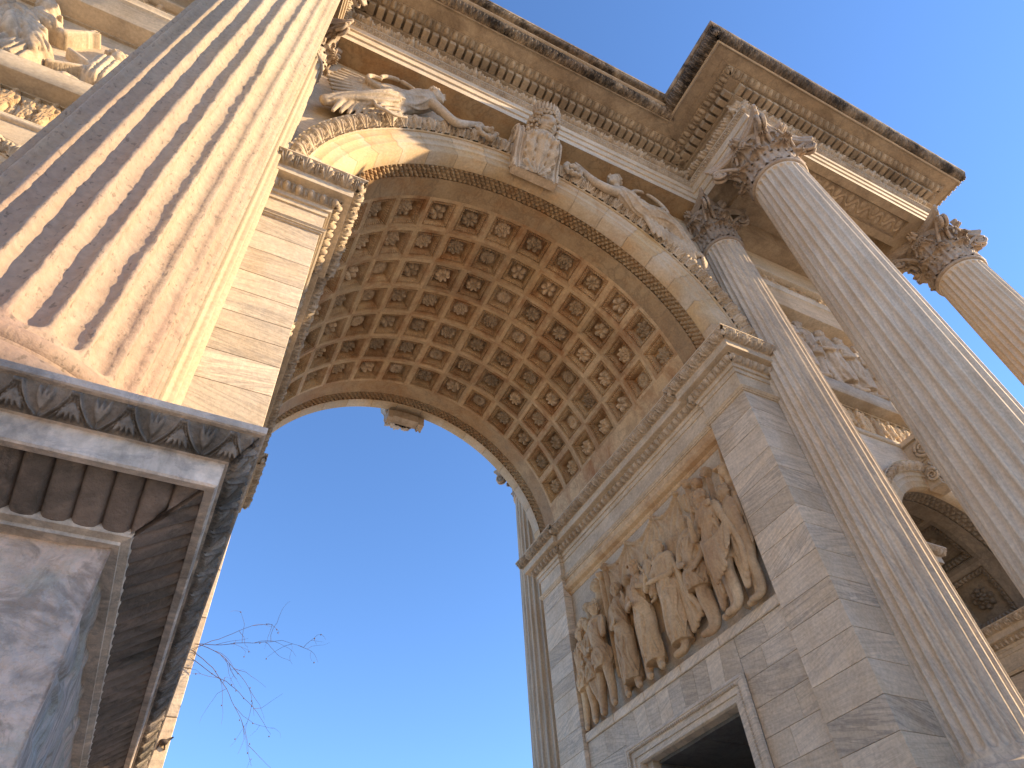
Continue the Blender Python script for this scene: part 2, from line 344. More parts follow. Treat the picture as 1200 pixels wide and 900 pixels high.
    def leg(s, hip, kn, an, r, base, face):
        s.cap(hip, r*1.15, kn, r*.78, base); s.cap(kn, r*.80, an, r*.48, base+r*.05)
        mid = (kn[0]*.62+an[0]*.38-face*r*.16, kn[1]*.62+an[1]*.38); s.cap(mid, r*.74, (mid[0]*.7+an[0]*.3, mid[1]*.7+an[1]*.3), r*.55, base)
        s.cap((kn[0]+face*r*.15, kn[1]), r*.45, (kn[0]+face*r*.15, kn[1]-r*.3), r*.4, base+r*.42, .7)
        s.cap((an[0]-face*r*.2, an[1]-r*.35), r*.45, (an[0]+face*r*1.25, an[1]-r*.62), r*.30, base)
    def torso(s, sh, hip, w, base, folds=4, face=1, bare=False):
        s.cap(sh, w*1.0, hip, w*.80, base, .95, folds=0 if bare else folds, famp=w*.13, wob=.8)
        if not bare: s.cap((sh[0]-w*.3, sh[1]+w*.3), w*.8, (hip[0]+w*.25, hip[1]+w*.9), w*.55, base+w*.16, .75, cross=2, famp=w*.10)
        else:
            for e in (-.35, .35): s.cap((sh[0]+e*w, sh[1]-w*.25), w*.42, (sh[0]+e*w*.9, sh[1]-w*.4), w*.38, base+w*.55, .5)
    def mesh(s, place, eps=.004, back=-.012):
        m = s.h > eps; m[0] = m[-1] = False; m[:, 0] = m[:, -1] = False; h = np.where(m, s.h*getattr(s, 'gain', 1.12), back)
        qm = m[:-1, :-1] | m[1:, :-1] | m[1:, 1:] | m[:-1, 1:]
        used = np.zeros_like(m); used[:-1, :-1] |= qm; used[1:, :-1] |= qm; used[1:, 1:] |= qm; used[:-1, 1:] |= qm
        idx = np.full(m.shape, -1); idx[used] = np.arange(used.sum())
        i, j = np.nonzero(qm)
        F = np.stack([idx[i, j], idx[i+1, j], idx[i+1, j+1], idx[i, j+1]], -1)
        V = place(s.X[used], s.Z[used], h[used]); return mesh(V, F, 'relief', True)
def standing(place, x, zb, H, dx, seed, face=1, robe='long', base=0., lean=0., armL=None, armR=None, cloak=False, crest=False, beard=False,
             stride=.10, bulk=1., helmet=False, spear=None, extra=None, lim=None, gain=None):
    """one carved standing person; coordinates are fractions of the height H"""
    f = HF(max(x-.62*H, lim[0]) if lim else x-.62*H, min(x+.62*H, lim[1]) if lim else x+.62*H, zb-.02, zb+H*1.22, dx, seed)
    if gain: f.gain = gain
    def p(a, b): return (x+(a+lean*b)*H, zb+b*H)
    if spear: f.cap(p(*spear[0]), .014*H, p(*spear[1]), .014*H, base+.02*H)
    if cloak:
        for k, a in enumerate((-.10, -.03, .06)):
            f.cap(p(-face*.03+a*.5, .80), .075*H*bulk, p(-face*.10+a, .20), .080*H*bulk, base*.5, .5, folds=4, famp=.014*H)
    if robe == 'long':
        f.leg(p(.03, .5), p(.03+face*stride, .28), p(.05+face*stride, .055), .066*H, base, face)
        f.leg(p(-.03, .5), p(-.05, .28), p(-.06, .055), .066*H, base*.8, face)
        f.cap(p(0, .52), .098*H*bulk, p(-.02, .10), .112*H*bulk, base, .80, folds=6, famp=.017*H)
        f.cap(p(face*.03, .55), .075*H, p(face*(.02+stride*.7), .27), .07*H, base+.03*H, .8, folds=3, famp=.010*H)
    elif robe == 'short':
        f.leg(p(.04, .5), p(.05+face*stride, .28), p(.04+face*stride*.9, .055), .072*H, base+.01*H, face)
        f.leg(p(-.04, .5), p(-.07, .29), p(-.10-face*stride*.4, .055), .070*H, base*.7, face)
        f.cap(p(0, .56), .10*H*bulk, p(0, .37), .122*H*bulk, base+.012*H, .70, folds=5, famp=.016*H)
    else:
        f.leg(p(.04, .5), p(.05+face*stride, .28), p(.04+face*stride*.9, .055), .078*H, base+.01*H, face)
        f.leg(p(-.04, .5), p(-.07, .29), p(-.10-face*stride*.4, .055), .075*H, base*.7, face)
        f.cap(p(0, .53), .10*H, p(0, .48), .10*H, base, .8)
    f.torso(p(0, .76), p(0, .55), .105*H*bulk, base+.01*H, bare=(robe == 'bare'))
    for e in (-1, 1): f.cap(p(e*.085, .785), .05*H, p(e*.095, .75), .05*H, base+.02*H)
    if robe == 'long':
        f.cap(p(-face*.09, .79), .035*H, p(face*.10, .50), .05*H, base+.06*H, .8, folds=2, famp=.012*H)
        for k in range(3): f.cap(p(-.10, .56-.05*k), .02*H, p(.10, .52-.06*k), .022*H, base+.07*H-.004*k, .9)
    aL = armL or ((-.14, .64), (-.05, .57)); aR = armR or ((.14, .64), (.08, .55))
    f.arm(p(-.10, .78), p(*aL[0]), p(*aL[1]), .036*H, base+.035*H, .6); f.arm(p(.10, .78), p(*aR[0]), p(*aR[1]), .036*H, base+.035*H, .6)
    f.cap(p(0, .82), .04*H, p(face*.01, .88), .038*H, base+.03*H)
    f.head(p(face*.012, .925), .068*H, base+.035*H, face, hair=1, crest=crest, beard=beard)
    if extra: extra(f, p)
    return f.mesh(place)

def fuse(mb, voxel, relax=2):
    """grow the overlapping volumes together into one continuous skin"""
    me = mb.me(); o = bpy.data.objects.new('tmp', me); COL.objects.link(o)
    m = o.modifiers.new('r', 'REMESH'); m.mode = 'VOXEL'; m.voxel_size = voxel
    m2 = o.modifiers.new('s', 'SMOOTH'); m2.iterations = relax; m2.factor = .25
    dg = bpy.context.evaluated_depsgraph_get(); out = bpy.data.meshes.new_from_object(o.evaluated_get(dg))
    bpy.data.objects.remove(o); bpy.data.meshes.remove(me)
    out.polygons.foreach_set('use_smooth', np.ones(len(out.polygons), dtype=bool)); return out
def path_pts(P, n):
    P = np.asarray(P, float); d = np.concatenate([[0], np.cumsum(np.linalg.norm(np.diff(P[:, :3], axis=0), axis=1))]); t = np.linspace(0, d[-1], n)
    Q = np.stack([np.interp(t, d, P[:, i]) for i in range(P.shape[1])], -1)
    for _ in range(3): Q[1:-1] = .25*Q[:-2]+.5*Q[1:-1]+.25*Q[2:]
    return Q
def limb(mb, P, n=18, k=12):
    Q = path_pts(P, n); mb.tube(Q[:, :3], Q[:, 3], k); mb.ell(Q[0, :3], [Q[0, 3]]*3, 10, 7); mb.ell(Q[-1, :3], [Q[-1, 3]]*3, 10, 7)
def folds(mb, P, angs, rf, seed, lift=.0, n=26):
    """raised folds of cloth that run along a limb; angs in degrees, 0 = straight out of the wall, 90 = up"""
    r = np.random.default_rng(seed); Q = path_pts(P, n); T = np.gradient(Q[:, :3], axis=0); T /= np.linalg.norm(T, axis=1)[:, None]
    out = np.array([0, -1., 0]); S_ = np.cross(out[None], T); S_ /= np.linalg.norm(S_, axis=1)[:, None]
    for a_ in angs:
        a = rad(a_)+.35*np.sin(np.linspace(0, 5, n)+r.uniform(0, 6))*r.uniform(.4, 1); i0 = r.integers(0, 4); i1 = n-r.integers(0, 5)
        pts = Q[:, :3]+(Q[:, 3]+lift)[:, None]*(np.cos(a)[:, None]*out+np.sin(a)[:, None]*S_)
        mb.tube(pts[i0:i1], rf*r.uniform(.7, 1.2)*np.sin(np.linspace(.25, 2.9, i1-i0))**.5, 6)
def head3(mb, c, r, fx):
    """carved head in profile, looking towards fx along x"""
    c = np.array(c); mb.ell(c, (r*.88, r*.82, r*1.05), 16, 12); e = lambda dx, dy, dz, rr: mb.ell(c+r*np.array([fx*dx, -dy, dz]), r*np.array(rr), 9, 7)
    e(.35, .1, -.45, (.52, .55, .55)); e(.92, .25, -.05, (.16, .12, .24)); e(1.02, .25, -.18, (.12, .12, .09)); e(.78, .22, .32, (.22, .5, .12)); e(.80, .2, -.50, (.15, .22, .07)); e(.78, .2, -.62, (.14, .2, .07)); e(.72, .15, -.85, (.20, .25, .16)); e(-.05, .80, -.05, (.10, .1, .22))
    rr = np.random.default_rng(int(abs(c[0])*100))
    for k in range(46):
        a = rr.uniform(0, 2*PI); z = rr.uniform(-.25, 1.0); x = -.25+.75*math.cos(a)*math.sqrt(max(.05, 1-z*z*.8)); y = .75*math.sin(a)
        if x > .35 and z < .55: continue
        e(x, y, z*.95+.05, (.20, .20, .20))
    e(-.95, .1, .25, (.34, .32, .32))
def hand3(mb, p, d, r):
    p = np.array(p); d = np.array(d, float); d /= np.linalg.norm(d); s_ = np.cross(d, [0, 1., 0]); mb.ell(p, (r*1.2, r*.8, r*1.2), 9, 7)
    for k, L in ((-1.1, .9), (-.4, 1.5), (.3, 1.6), (.9, 1.3)):
        b = p+d*r*.8+s_*r*.55*k; mb.tube([b, b+d*r*L*.55+np.array([0, -.3*r, 0]), b+d*r*L], [r*.30, r*.27, r*.2], 6)
def wreath3(mb, c, R_, r, seed):
    rr = np.random.default_rng(seed)
    for k in range(44):
        a = 2*PI*k/44; mb.ell((c[0]+R_*math.cos(a)+rr.normal(0, .012), c[1]+rr.normal(0, .02), c[2]+R_*math.sin(a)+rr.normal(0, .012)), (r*rr.uniform(.6, .95), r*.8, r*rr.uniform(.6, .95)), 7, 5)
def head4(mb, c, r, th, crest=False, beard=False, seed=0):
    """carved head; th = 0 looks straight out of the wall, +90 to the viewer's right"""
    c = np.array(c); F = np.array([math.sin(rad(th)), -math.cos(rad(th)), 0]); Sd = np.array([math.cos(rad(th)), math.sin(rad(th)), 0]); U = np.array([0, 0, 1.])
    def e(f, sd, u, rr, n=9): mb.ell(c+r*(f*F+sd*Sd+u*U), [r*v for v in ((rr,)*3 if not isinstance(rr, tuple) else rr)], n, 7)
    mb.ell(c, (r*.84, r*.86, r*1.04), 16, 12); e(.30, 0, -.48, (.52, .52, .55)); e(.90, 0, -.02, .13); e(.98, 0, -.16, .15); e(.84, 0, .14, .10)
    for sd in (-1, 1): e(.72, .34*sd, .30, (.26, .26, .10)); e(.70, .32*sd, .08, (.15, .15, .11)); e(.52, .42*sd, -.25, .26); e(-.02, .84*sd, -.05, (.12, .12, .2))
    e(.78, 0, -.48, (.24, .24, .07)); e(.76, 0, -.60, (.20, .20, .08)); e(.62, 0, -.88, .22)
    rr = np.random.default_rng(seed)
    for k in range(60):
        v = rr.normal(0, 1, 3); v /= np.linalg.norm(v)
        if v[2] < -.35 or (v[0] > .30 and v[2] < .62): continue
        e(v[0]*.82-.05, v[1]*.86, v[2]*1.02+.05, .19, 7)
    if crest:
        for k in range(9):
            a = rad(10+20*k); e(-.05+1.12*math.cos(a)*.95, 0, .25+1.15*math.sin(a), (.22, .16, .22))
        for k in range(10): a = 2*PI*k/10; e(.88*math.cos(a), .88*math.sin(a), .35, .14, 7)
    if beard:
        for k in range(16): e(.55+rr.uniform(-.15, .25), rr.uniform(-.4, .4), -.85-rr.uniform(0, .4), .17, 7)
def carve_person(H, th=60, robe='long', armL=None, armR=None, lean=0., stride=.08, cloak=0, seed=0, crest=False, beard=False, base=.05, extra=None, voxel=.0125, sash=True):
    """one standing carved person as a single skin; local x to the viewer's right, y into the wall, z up"""
    mb = MB(); fx = 1 if th >= 0 else -1; r_ = np.random.default_rng(seed); y0 = -base-.055*H
    P = lambda a, b, dy=0., r=0.: ((a+lean*b)*H, y0+dy*H, b*H, r*H)
    kneeR = P(.045+fx*stride*.5, .285, -.03, .047); ankR = P(.045+fx*stride*.35, .06, -.01, .035)
    legs = [[P(.04, .52, 0, .070), P(.045+fx*stride*.3, .40, -.012, .062), kneeR, P(.045+fx*stride*.42, .20, -.005, .044), ankR, P(.05+fx*stride*.35+fx*.030, .024, -.040, .031), P(.05+fx*stride*.35+fx*.080, .016, -.075, .024)],
            [P(-.04, .52, .01, .068), P(-.045-fx*stride*.2, .40, .01, .060), P(-.05-fx*stride*.35, .285, .012, .046), P(-.055-fx*stride*.5, .20, .015, .043), P(-.06-fx*stride*.6, .06, .010, .034), P(-.06-fx*stride*.6+fx*.03, .024, -.02, .030), P(-.06-fx*stride*.6+fx*.078, .016, -.05, .024)]]
    for L in legs: limb(mb, L, 20, 10)
    torso = [P(0, .80, 0, .074), P(0, .72, -.005, .092), P(0, .62, 0, .080), P(0, .52, 0, .088)]
    limb(mb, torso, 16, 14)
    for sd in (-1, 1): mb.ell(P(sd*.085, .785)[:3], (.050*H, .048*H, .046*H), 10, 8)
    if robe == 'bare':
        for sd in (-1, 1): mb.ell(P(sd*.040, .725, -.055)[:3], (.040*H, .028*H, .034*H), 10, 8)
        hip = [P(-.075, .53, -.03, .035), P(0, .51, -.06, .045), P(.075, .53, -.03, .035)]; limb(mb, hip, 10, 8); limb(mb, [P(fx*.03, .51, -.07, .03), P(fx*.05, .38, -.06, .025)], 8, 8)
    else:
        folds(mb, torso, range(-78, 90, 22), .0135*H, seed+1, .006*H)
        zl = .10 if robe == 'long' else .36; rl = .098 if robe == 'long' else .112
        skirt = [P(0, .56, 0, .082), P(0, .46, 0, .092), P((fx*stride*.2), zl+.12, 0, rl*.98), P(fx*stride*.25, zl, 0, rl)]
        Qs = path_pts(skirt, 22); mb.tube(Qs[:, :3], Qs[:, 3], 18); folds(mb, skirt, range(-88, 90, 15 if robe == 'long' else 19), .0155*H, seed+2, .006*H)
        for k in range(3):   # girdle
            limb(mb, [P(-.085, .575-.012*k, -.02, .012), P(0, .565-.012*k, -.075, .014), P(.085, .575-.012*k, -.02, .012)], 9, 7)
        if sash:
            for k in range(5): limb(mb, [P(-fx*.088, .81-.018*k, -.035, .014), P(-fx*.01, .70-.036*k, -.100, .016), P(fx*.092, .585-.036*k, -.060, .015), P(fx*.11, .52-.036*k, -.03, .01)], 14, 7)
    if cloak:
        for k in range(5): limb(mb, [P(-fx*(.05+.012*k), .82, .02-.008*k, .018), P(-fx*(.10+.018*k), .60, .01-.012*k*(1-2*(k % 2)*.6), .021), P(-fx*(.115+.024*k), .36, -.008*k*(1-2*(k % 2)*.8), .026), P(-fx*(.125+.030*k*cloak), .13+.024*k, -.004*k*(1-2*(k % 2)), .026)], 22, 8)
        limb(mb, [P(-.09, .81, -.02, .026), P(0, .795, -.075, .030), P(.09, .81, -.02, .026)], 10, 8)
    def arm(sh, pts, sd):
        Q = [P(sd*.092, .775, -.01, .040)]+[P(a, b, dy, rr) for (a, b, dy), rr in zip(pts, (.031, .022))]
        limb(mb, Q, 16, 10); d = np.array(Q[-1][:3])-np.array(Q[-2][:3]); hand3(mb, np.array(Q[-1][:3])+d/np.linalg.norm(d)*.02*H, d, .021*H)
        if robe != 'bare': limb(mb, [Q[0][:3]+(.046*H,), tuple(np.array(Q[0][:3])*.5+np.array(Q[1][:3])*.5)+(.043*H,)], 6, 10)
    arm(0, armL or ((-.155, .60, -.03), (-.06, .56, -.10)), -1); arm(0, armR or ((.155, .60, -.03), (.06, .57, -.10)), 1)
    limb(mb, [P(0, .81, 0, .040), P(fx*.008, .885, -.005, .036)], 4, 10)
    head4(mb, P(fx*.012, .928, -.012)[:3], .068*H, th, crest, beard, seed+5)
    if extra: extra(mb, P, H)
    return fuse(mb, voxel, 1)
def set_in(me, fn):
    """move a carved person from its own frame onto its slab"""
    co = np.empty(len(me.vertices)*3, dtype=np.float32); me.vertices.foreach_get('co', co); co = co.reshape(-1, 3); me.vertices.foreach_set('co', np.asarray(fn(co[:, 0], co[:, 1], co[:, 2]), dtype=np.float32).ravel()); me.update(); return me
# ================================================================== SETTING
g = add('ground', mesh([(-900,-900,0),(900,-900,0),(900,900,0),(-900,900,0)], [[0,1,2,3]]), M['ground']); g['kind'] = 'structure'

R, ZS, D = 3.65, 10.906, 7.32
ARCH = thing('triumphal_arch', 'monumental pale marble triumphal arch with coffered barrel vault and carved reliefs', 'triumphal arch', (0, 0, 0))
XI, XS0, XS1, XE = R, 6.0, 9.5, 10.9        # inner jamb, side passage, outer end
ZA = 16.1                                    # underside of the entablature
# ---- masonry core (piers, walls over the passages)
core = MB()
for s in (-1, 1):
    def bx(a, b, y0, y1, z0, z1): core.box(min(s*a, s*b), max(s*a, s*b), y0, y1, z0, z1)
    bx(XI+.19, XS0-.28, .04, 2.36, 0, ZA); bx(XI+.19, XS0-.28, 4.68, D-.04, 0, ZA)
    bx(XI+.19, XS0-.28, 2.36, 4.68, 5.465, ZA)
    bx(XS1+.28, XE, .04, D-.04, 0, ZA)
    bx(XS0, XS1, .05, D-.05, 9.35, ZA)
core.box(-XE+.1, XE-.1, .1, D-.1, ZA, 18.2)
for s in (-1, 1): core.box(*sorted((s*4.5, s*10.68)), -2.5, .09, 17.0, 18.27)
core.box(-4.49, 4.49, -.46, .09, 16.35, 18.28)
WALL = add('masonry_core', core.me(), M['plain'], ARCH)
att = MB(); att.box(-10.2, 10.2, .6, D-.6, 18.2, 21.6); add('attic', att.me(), M['plain'], ARCH)

# ---- spandrel walls over the centre and side arches
def spandrel(cx, r, zs, x0, x1, ztop, y, n=48):
    a = np.linspace(0, PI, n); V = []
    for t in a:
        c, s_ = math.cos(t), math.sin(t)
        V.append((cx+r*c, y, zs+r*s_))
        k = min((x1-cx)/max(c, 1e-6) if c > 0 else (x0-cx)/min(c, -1e-6), (ztop-zs)/max(s_, 1e-6))
        V.append((cx+k*c, y, zs+k*s_))
    F = [[2*i, 2*i+1, 2*i+3, 2*i+2] for i in range(n-1)]
    # fill the two upper corners
    V = V+[(x1, y, ztop), (x0, y, ztop)]
    b = len(V)-2
    for i in range(n-1):
        p, q = V[2*i+1], V[2*i+3]
        if abs(p[0]-x1) < 1e-5 and abs(q[0]-x1) > 1e-5: F.append([2*i+1, b, 2*i+3])
        if abs(q[0]-x0) < 1e-5 and abs(p[0]-x0) > 1e-5: F.append([2*i+1, b+1, 2*i+3])
    return V, F
for y in (.0, D): add('spandrel_wall', mesh(*spandrel(0, R+.02, ZS, -XS0, XS0, ZA+.3, y)), M['plain'], ARCH)
for s in (-1, 1):
    for y in (.0, D): add('side_spandrel_wall', mesh(*spandrel(s*7.75, 1.76, 7.05, s*7.75-1.75, s*7.75+1.75, 9.8, y, 32)), M['plain'], ARCH)

# ================================================================== VAULT
def revolve(prof, a0, a1, n, cx=0., zs=ZS):
    """profile of (radius, y) turned about the arch axis"""
    pr = np.asarray(prof, float); a = np.linspace(a0, a1, n)
    V = np.stack([cx+pr[None, :, 0]*np.cos(a)[:, None], np.broadcast_to(pr[None, :, 1], (n, len(pr))), zs+pr[None, :, 0]*np.sin(a)[:, None]], -1)
    return V, grid(n, len(pr))
PITCH, A0, NA = 11.85, 18.9, 13
YC0, YP, NY = 1.35, .77, 7
sh = MB(); sh.add(*revolve([(R+.34, .9), (R+.34, D-.9)], 0, PI, 49))
ylo, yhi = YC0-YP/2, YC0+YP*(NY-.5)
for a0, a1 in ((0, A0-PITCH/2), (A0+PITCH*(NA-.5), 180)): sh.add(*revolve([(R, ylo), (R, yhi)], rad(a0), rad(a1), 6))
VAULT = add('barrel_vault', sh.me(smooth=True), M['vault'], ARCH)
def coffer_mesh(rr, ha, hy, nb=9, depth=.20, rib=.085, wide=.075):
    n = 4*nb
    loops = [(0, 0, 0), (rib*.8, 0, 0), (rib*.82, .018, 0), (rib, .02, 0), (rib+.008, .055, 0), (rib+.035, .060, 1), (rib+wide, .10, 1), (rib+wide+.012, .105, 0), (rib+wide+.018, depth, 0)]
    V = []
    for ins, dep, orn in loops:
        for sd in range(4):
            for k in range(n):
                t = -1+2*k/n
                hx, hz = ha-ins, hy-ins
                x, y = ((t*hx, -hz), (hx, t*hz), (-t*hx, hz), (-hx, -t*hz))[sd]
                dd = dep-(orn*.055*abs(math.sin(PI*nb*(k+.5)/n*1.0)) if orn else 0)
                rad_ = rr+dd; an = x/rr
                V.append((rad_*math.cos(an), y, rad_*math.sin(an)))
    m = 4*n; F = []
    for l in range(len(loops)-1):
        for k in range(m): F.append([l*m+k, l*m+(k+1) % m, (l+1)*m+(k+1) % m, (l+1)*m+k])
    last = V[-m:]; base = loops[-1]
    for f in (.66, .33, .0):
        for sd in range(4):
            for k in range(n):
                t = -1+2*k/n; hx, hz = (ha-base[0])*f, (hy-base[0])*f
                x, y = ((t*hx, -hz), (hx, t*hz), (-t*hx, hz), (-hx, -t*hz))[sd]
                rad_ = rr+depth; an = x/rr; V.append((rad_*math.cos(an), y, rad_*math.sin(an)))
    L0 = len(loops)-1
    for l in range(L0, L0+3):
        for k in range(m): F.append([l*m+k, l*m+(k+1) % m, (l+1)*m+(k+1) % m, (l+1)*m+k])
    return mesh(V, F, 'coffer')
def rosette_mesh(rr, size, petals, kind=0, seed=0, nr=9, nf=40):
    r = np.linspace(0, 1, nr)[None]; a = np.linspace(0, 2*PI, nf, endpoint=False)[:, None]
    lob = np.abs(np.cos(a*petals/2))**.8; out = size*(.66+.34*lob**.5)
    if kind == 0: h = .35*np.exp(-(r/.2)**2)*1.2+(.30+.7*np.sin(PI*np.clip((r-.18)/.8, 0, 1))**.8)*(.30+.7*lob)*(r > .2)
    elif kind == 1: h = .8*sq(1-(r/.26)**2)+(r > .27)*(.5*np.sin(PI*np.clip((r-.27)/.73, 0, 1))**.5*(.45+.55*lob))
    else: h = .9*sq(1-(r/.2)**2)+(r > .2)*(.75*np.sin(PI*np.clip((r-.2)/.4, 0, 1))*(.4+.6*np.abs(np.sin(a*petals/2)))*(r < .6)+.6*np.sin(PI*np.clip((r-.5)/.5, 0, 1))*lob)
    h = h*size*.80+size*.04; h = np.where(r >= .999, -.01, h)
    x = r*out*np.cos(a); y = r*out*np.sin(a)
    V = np.stack([rr-h, y, x], -1)
    return mesh(V, grid(nf, nr, cu=True), 'rosette', True)
CM = [coffer_mesh(R, R*rad(PITCH)/2, YP/2)]
RM = [rosette_mesh(R+.20, .200, 8, 0), rosette_mesh(R+.20, .195, 14, 1), rosette_mesh(R+.20, .205, 6, 2), rosette_mesh(R+.20, .20, 5, 0), rosette_mesh(R+.20, .205, 8, 2)]
for i in range(NA):
    th = rad(A0+PITCH*i)
    for j in range(NY):
        y = YC0+YP*j
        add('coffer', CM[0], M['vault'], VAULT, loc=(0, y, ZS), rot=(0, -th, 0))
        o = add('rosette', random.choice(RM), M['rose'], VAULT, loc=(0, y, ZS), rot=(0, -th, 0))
# soffit bands front and back, with their laurel strips
def laurel(y0, y1, name, r=R, n=150, back=False):
    nu, ntt = 900, 13
    a = np.linspace(rad(1.5), rad(178.5), nu)[:, None]; t = np.linspace(0, 1, ntt)[None]
    u = a*r/.115; h = 0
    for k in range(4):
        c = (k+.5)/4; off = .5*(k % 2)
        ph = (u+off) % 1.0
        h = np.maximum(h, sq(1-((ph-.5)/.43)**2-((t-c-.03*np.sin(9*u+k))/.115)**2))
    h = h*.075*(1+.4*vnoise2(u*1.3+0*t, t*9+0*u, 5))
    rr = r+.055-h; y = y0+(y1-y0)*t
    V = np.stack([rr*np.cos(a), y+0*a, ZS+rr*np.sin(a)], -1)
    return mesh(V, grid(nu, ntt), name, True)
for (b0, l0, l1, b1) in ((.0, .27, .55, ylo), (D, D-.27, D-.55, yhi)):
    q = MB(); q.add(*revolve([(R, l0), (R+.05, l0)], 0, PI, 90)); q.add(*revolve([(R+.04, l1), (R+.0, l1), (R+.0, b1)], 0, PI, 90))
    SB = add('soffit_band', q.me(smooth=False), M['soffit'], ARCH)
    add('laurel_strip', laurel(l0, l1, 'laurel'), M['soffit'], SB, stuff=True)

# ================================================================== ARCHIVOLT
def archivolt(y0, sg, r=R, zs=ZS, cx=0., k=1., nv=17, leafper=.34, full=True):
    """fasciae with stepped faces in voussoirs, then a leaf moulding"""
    w1, w2, w3, w4 = .165*k, .165*k, .15*k, .27*k
    prof = [(r, y0+sg*.27*(1 if k == 1 else .5)), (r, y0-sg*.02), (r+w1, y0-sg*.02), (r+w1+.004, y0-sg*.05*k), (r+w1+.03*k, y0-sg*.062*k), (r+w1+w2, y0-sg*.062*k), (r+w1+w2+.004, y0-sg*.09*k), (r+w1+w2+.03*k, y0-sg*.10*k),
            (r+w1+w2+w3, y0-sg*.10*k), (r+w1+w2+w3+.005, y0-sg*.125*k)]
    root = MB(); ro = r+w1+w2+w3
    root.add(*revolve([(ro, y0+sg*.05), (ro, y0-sg*.125*k), (ro+.025*k, y0-sg*.14*k)], 0, PI, 72, cx, zs))
    root.add(*revolve([(ro+w4, y0-sg*.245*k), (ro+w4+.035*k, y0-sg*.255*k), (ro+w4+.035*k, y0+sg*.0)], 0, PI, 72, cx, zs))
    A = add('archivolt', root.me(), M['arch'], ARCH)
    da = PI/nv; gap = .0035/r
    V, F = revolve(prof, gap, da-gap, 5, 0, 0)
    vm = mesh(V, F, 'voussoir')
    for i in range(nv): add('voussoir', vm, M['arch'], A, loc=(cx, 0, zs), rot=(0, -da*i, 0))
    nl = round(PI*(ro+w4/2)/(leafper*k)); dl = PI/nl
    u = np.linspace(0, 1, 33)[:, None]; t = np.linspace(0, 1, 17)[None]
    h = h_leaf(u, 1-t)*.105*k
    # ogee section
    pr = ro+.025*k+(w4-.025*k)*t; py = .14*k+(.105*k)*(t-.12*np.sin(2*PI*t))
    an = (u*dl)+0*t; rr = pr-h*.35; yy = y0-sg*(py+h*.94)
    V = np.stack([rr*np.cos(an), yy, rr*np.sin(an)], -1); lm = mesh(V, grid(33, 17), 'leaf', True)
    for i in range(nl): add('acanthus_leaf', lm, M['carve'], A, loc=(cx, 0, zs), rot=(0, -dl*i, 0))
    return A
archivolt(0., 1); archivolt(D, -1)

# ================================================================== IMPOST CORNICE
def impost(path, parent=ARCH, zt=10.906, k=1., pieces=True, scl=None):
    z = lambda d: zt-d*k
    prof = [(0, z(0)), (.43*k, z(0)), (.435*k, z(.03)), (.42*k, z(.035))]
    mb = sweep(path, prof, scl)
    mb2 = sweep(path, [(.29*k, z(.20)), (.285*k, z(.205)), (.285*k, z(.365)), (.275*k, z(.37)), (.17*k, z(.372)), (.165*k, z(.378))], scl)
    mb3 = sweep(path, [(.085*k, z(.52)), (.075*k, z(.525)), (.07*k, z(.60)), (.04*k, z(.605)), (.035*k, z(.70)), (.012*k, z(.705)), (.01*k, z(1.055))], scl)
    mb4 = sweep(path, [(.01*k, z(1.055)), (.05*k, z(1.06)), (.075*k, z(1.085)), (.05*k, z(1.11)), (.05*k, z(1.125)), (.03*k, z(1.13)), (.025*k, z(1.15)), (0, z(1.155)), (-.3, z(1.155))], scl)
    for q in (mb2, mb3, mb4): mb.add(np.concatenate(q.V), q.F)
    I = add('impost_cornice', mb.me(), M['plain'], parent)
    Pi, _, _, Di = corners(path, scl or [1]*(len(path)-1))
    for i in range(1, len(path)-1):
        for o_, zz_, rr_ in ((.35*k, z(.125), .05*k), (.125*k, z(.455), .04*k)):
            c_ = Pi[i]+o_*Di[i]; q = MB(); q.ell((c_[0], c_[1], zz_), (rr_, rr_, rr_*1.5), 9, 7); q.ell((c_[0], c_[1], zz_-rr_*.6), (rr_*.7, rr_*.7, rr_), 8, 6); add('corner_leaf', q.me(smooth=True), M['carve'], I)
    for me in band(path, (.42*k, z(.035)), (.29*k, z(.20)),   .30*k, h_leaf, .070*k, scl, 30, 14, True): add('acanthus_leaf', me, M['carve'], I)
    for me in band(path, (.165*k, z(.378)), (.085*k, z(.52)), .155*k, h_egg, .070*k, scl, 16, 10, True): add('egg', me, M['carve'], I)
    return I
JR = R+.09        # face of the wall between the jamb pilasters
# path is walked so that the outside lies to its right
pR = [(XS0, D), (R, D), (R, D-.92), (JR, D-.92), (JR, .92), (R, .92), (R, 0), (4.62, 0)]
# right pier: going from the back, out along the jamb towards the viewer
def right_of(path): return path
impost([(4.62, D), (R, D), (R, D-.92), (JR, D-.92), (JR, .92), (R, .92), (R, 0), (4.50, 0)][::1])
impost([(-4.50, 0), (-R, 0), (-R, .92), (-JR, .92), (-JR, D-.92), (-R, D-.92), (-R, D), (-4.62, D)])

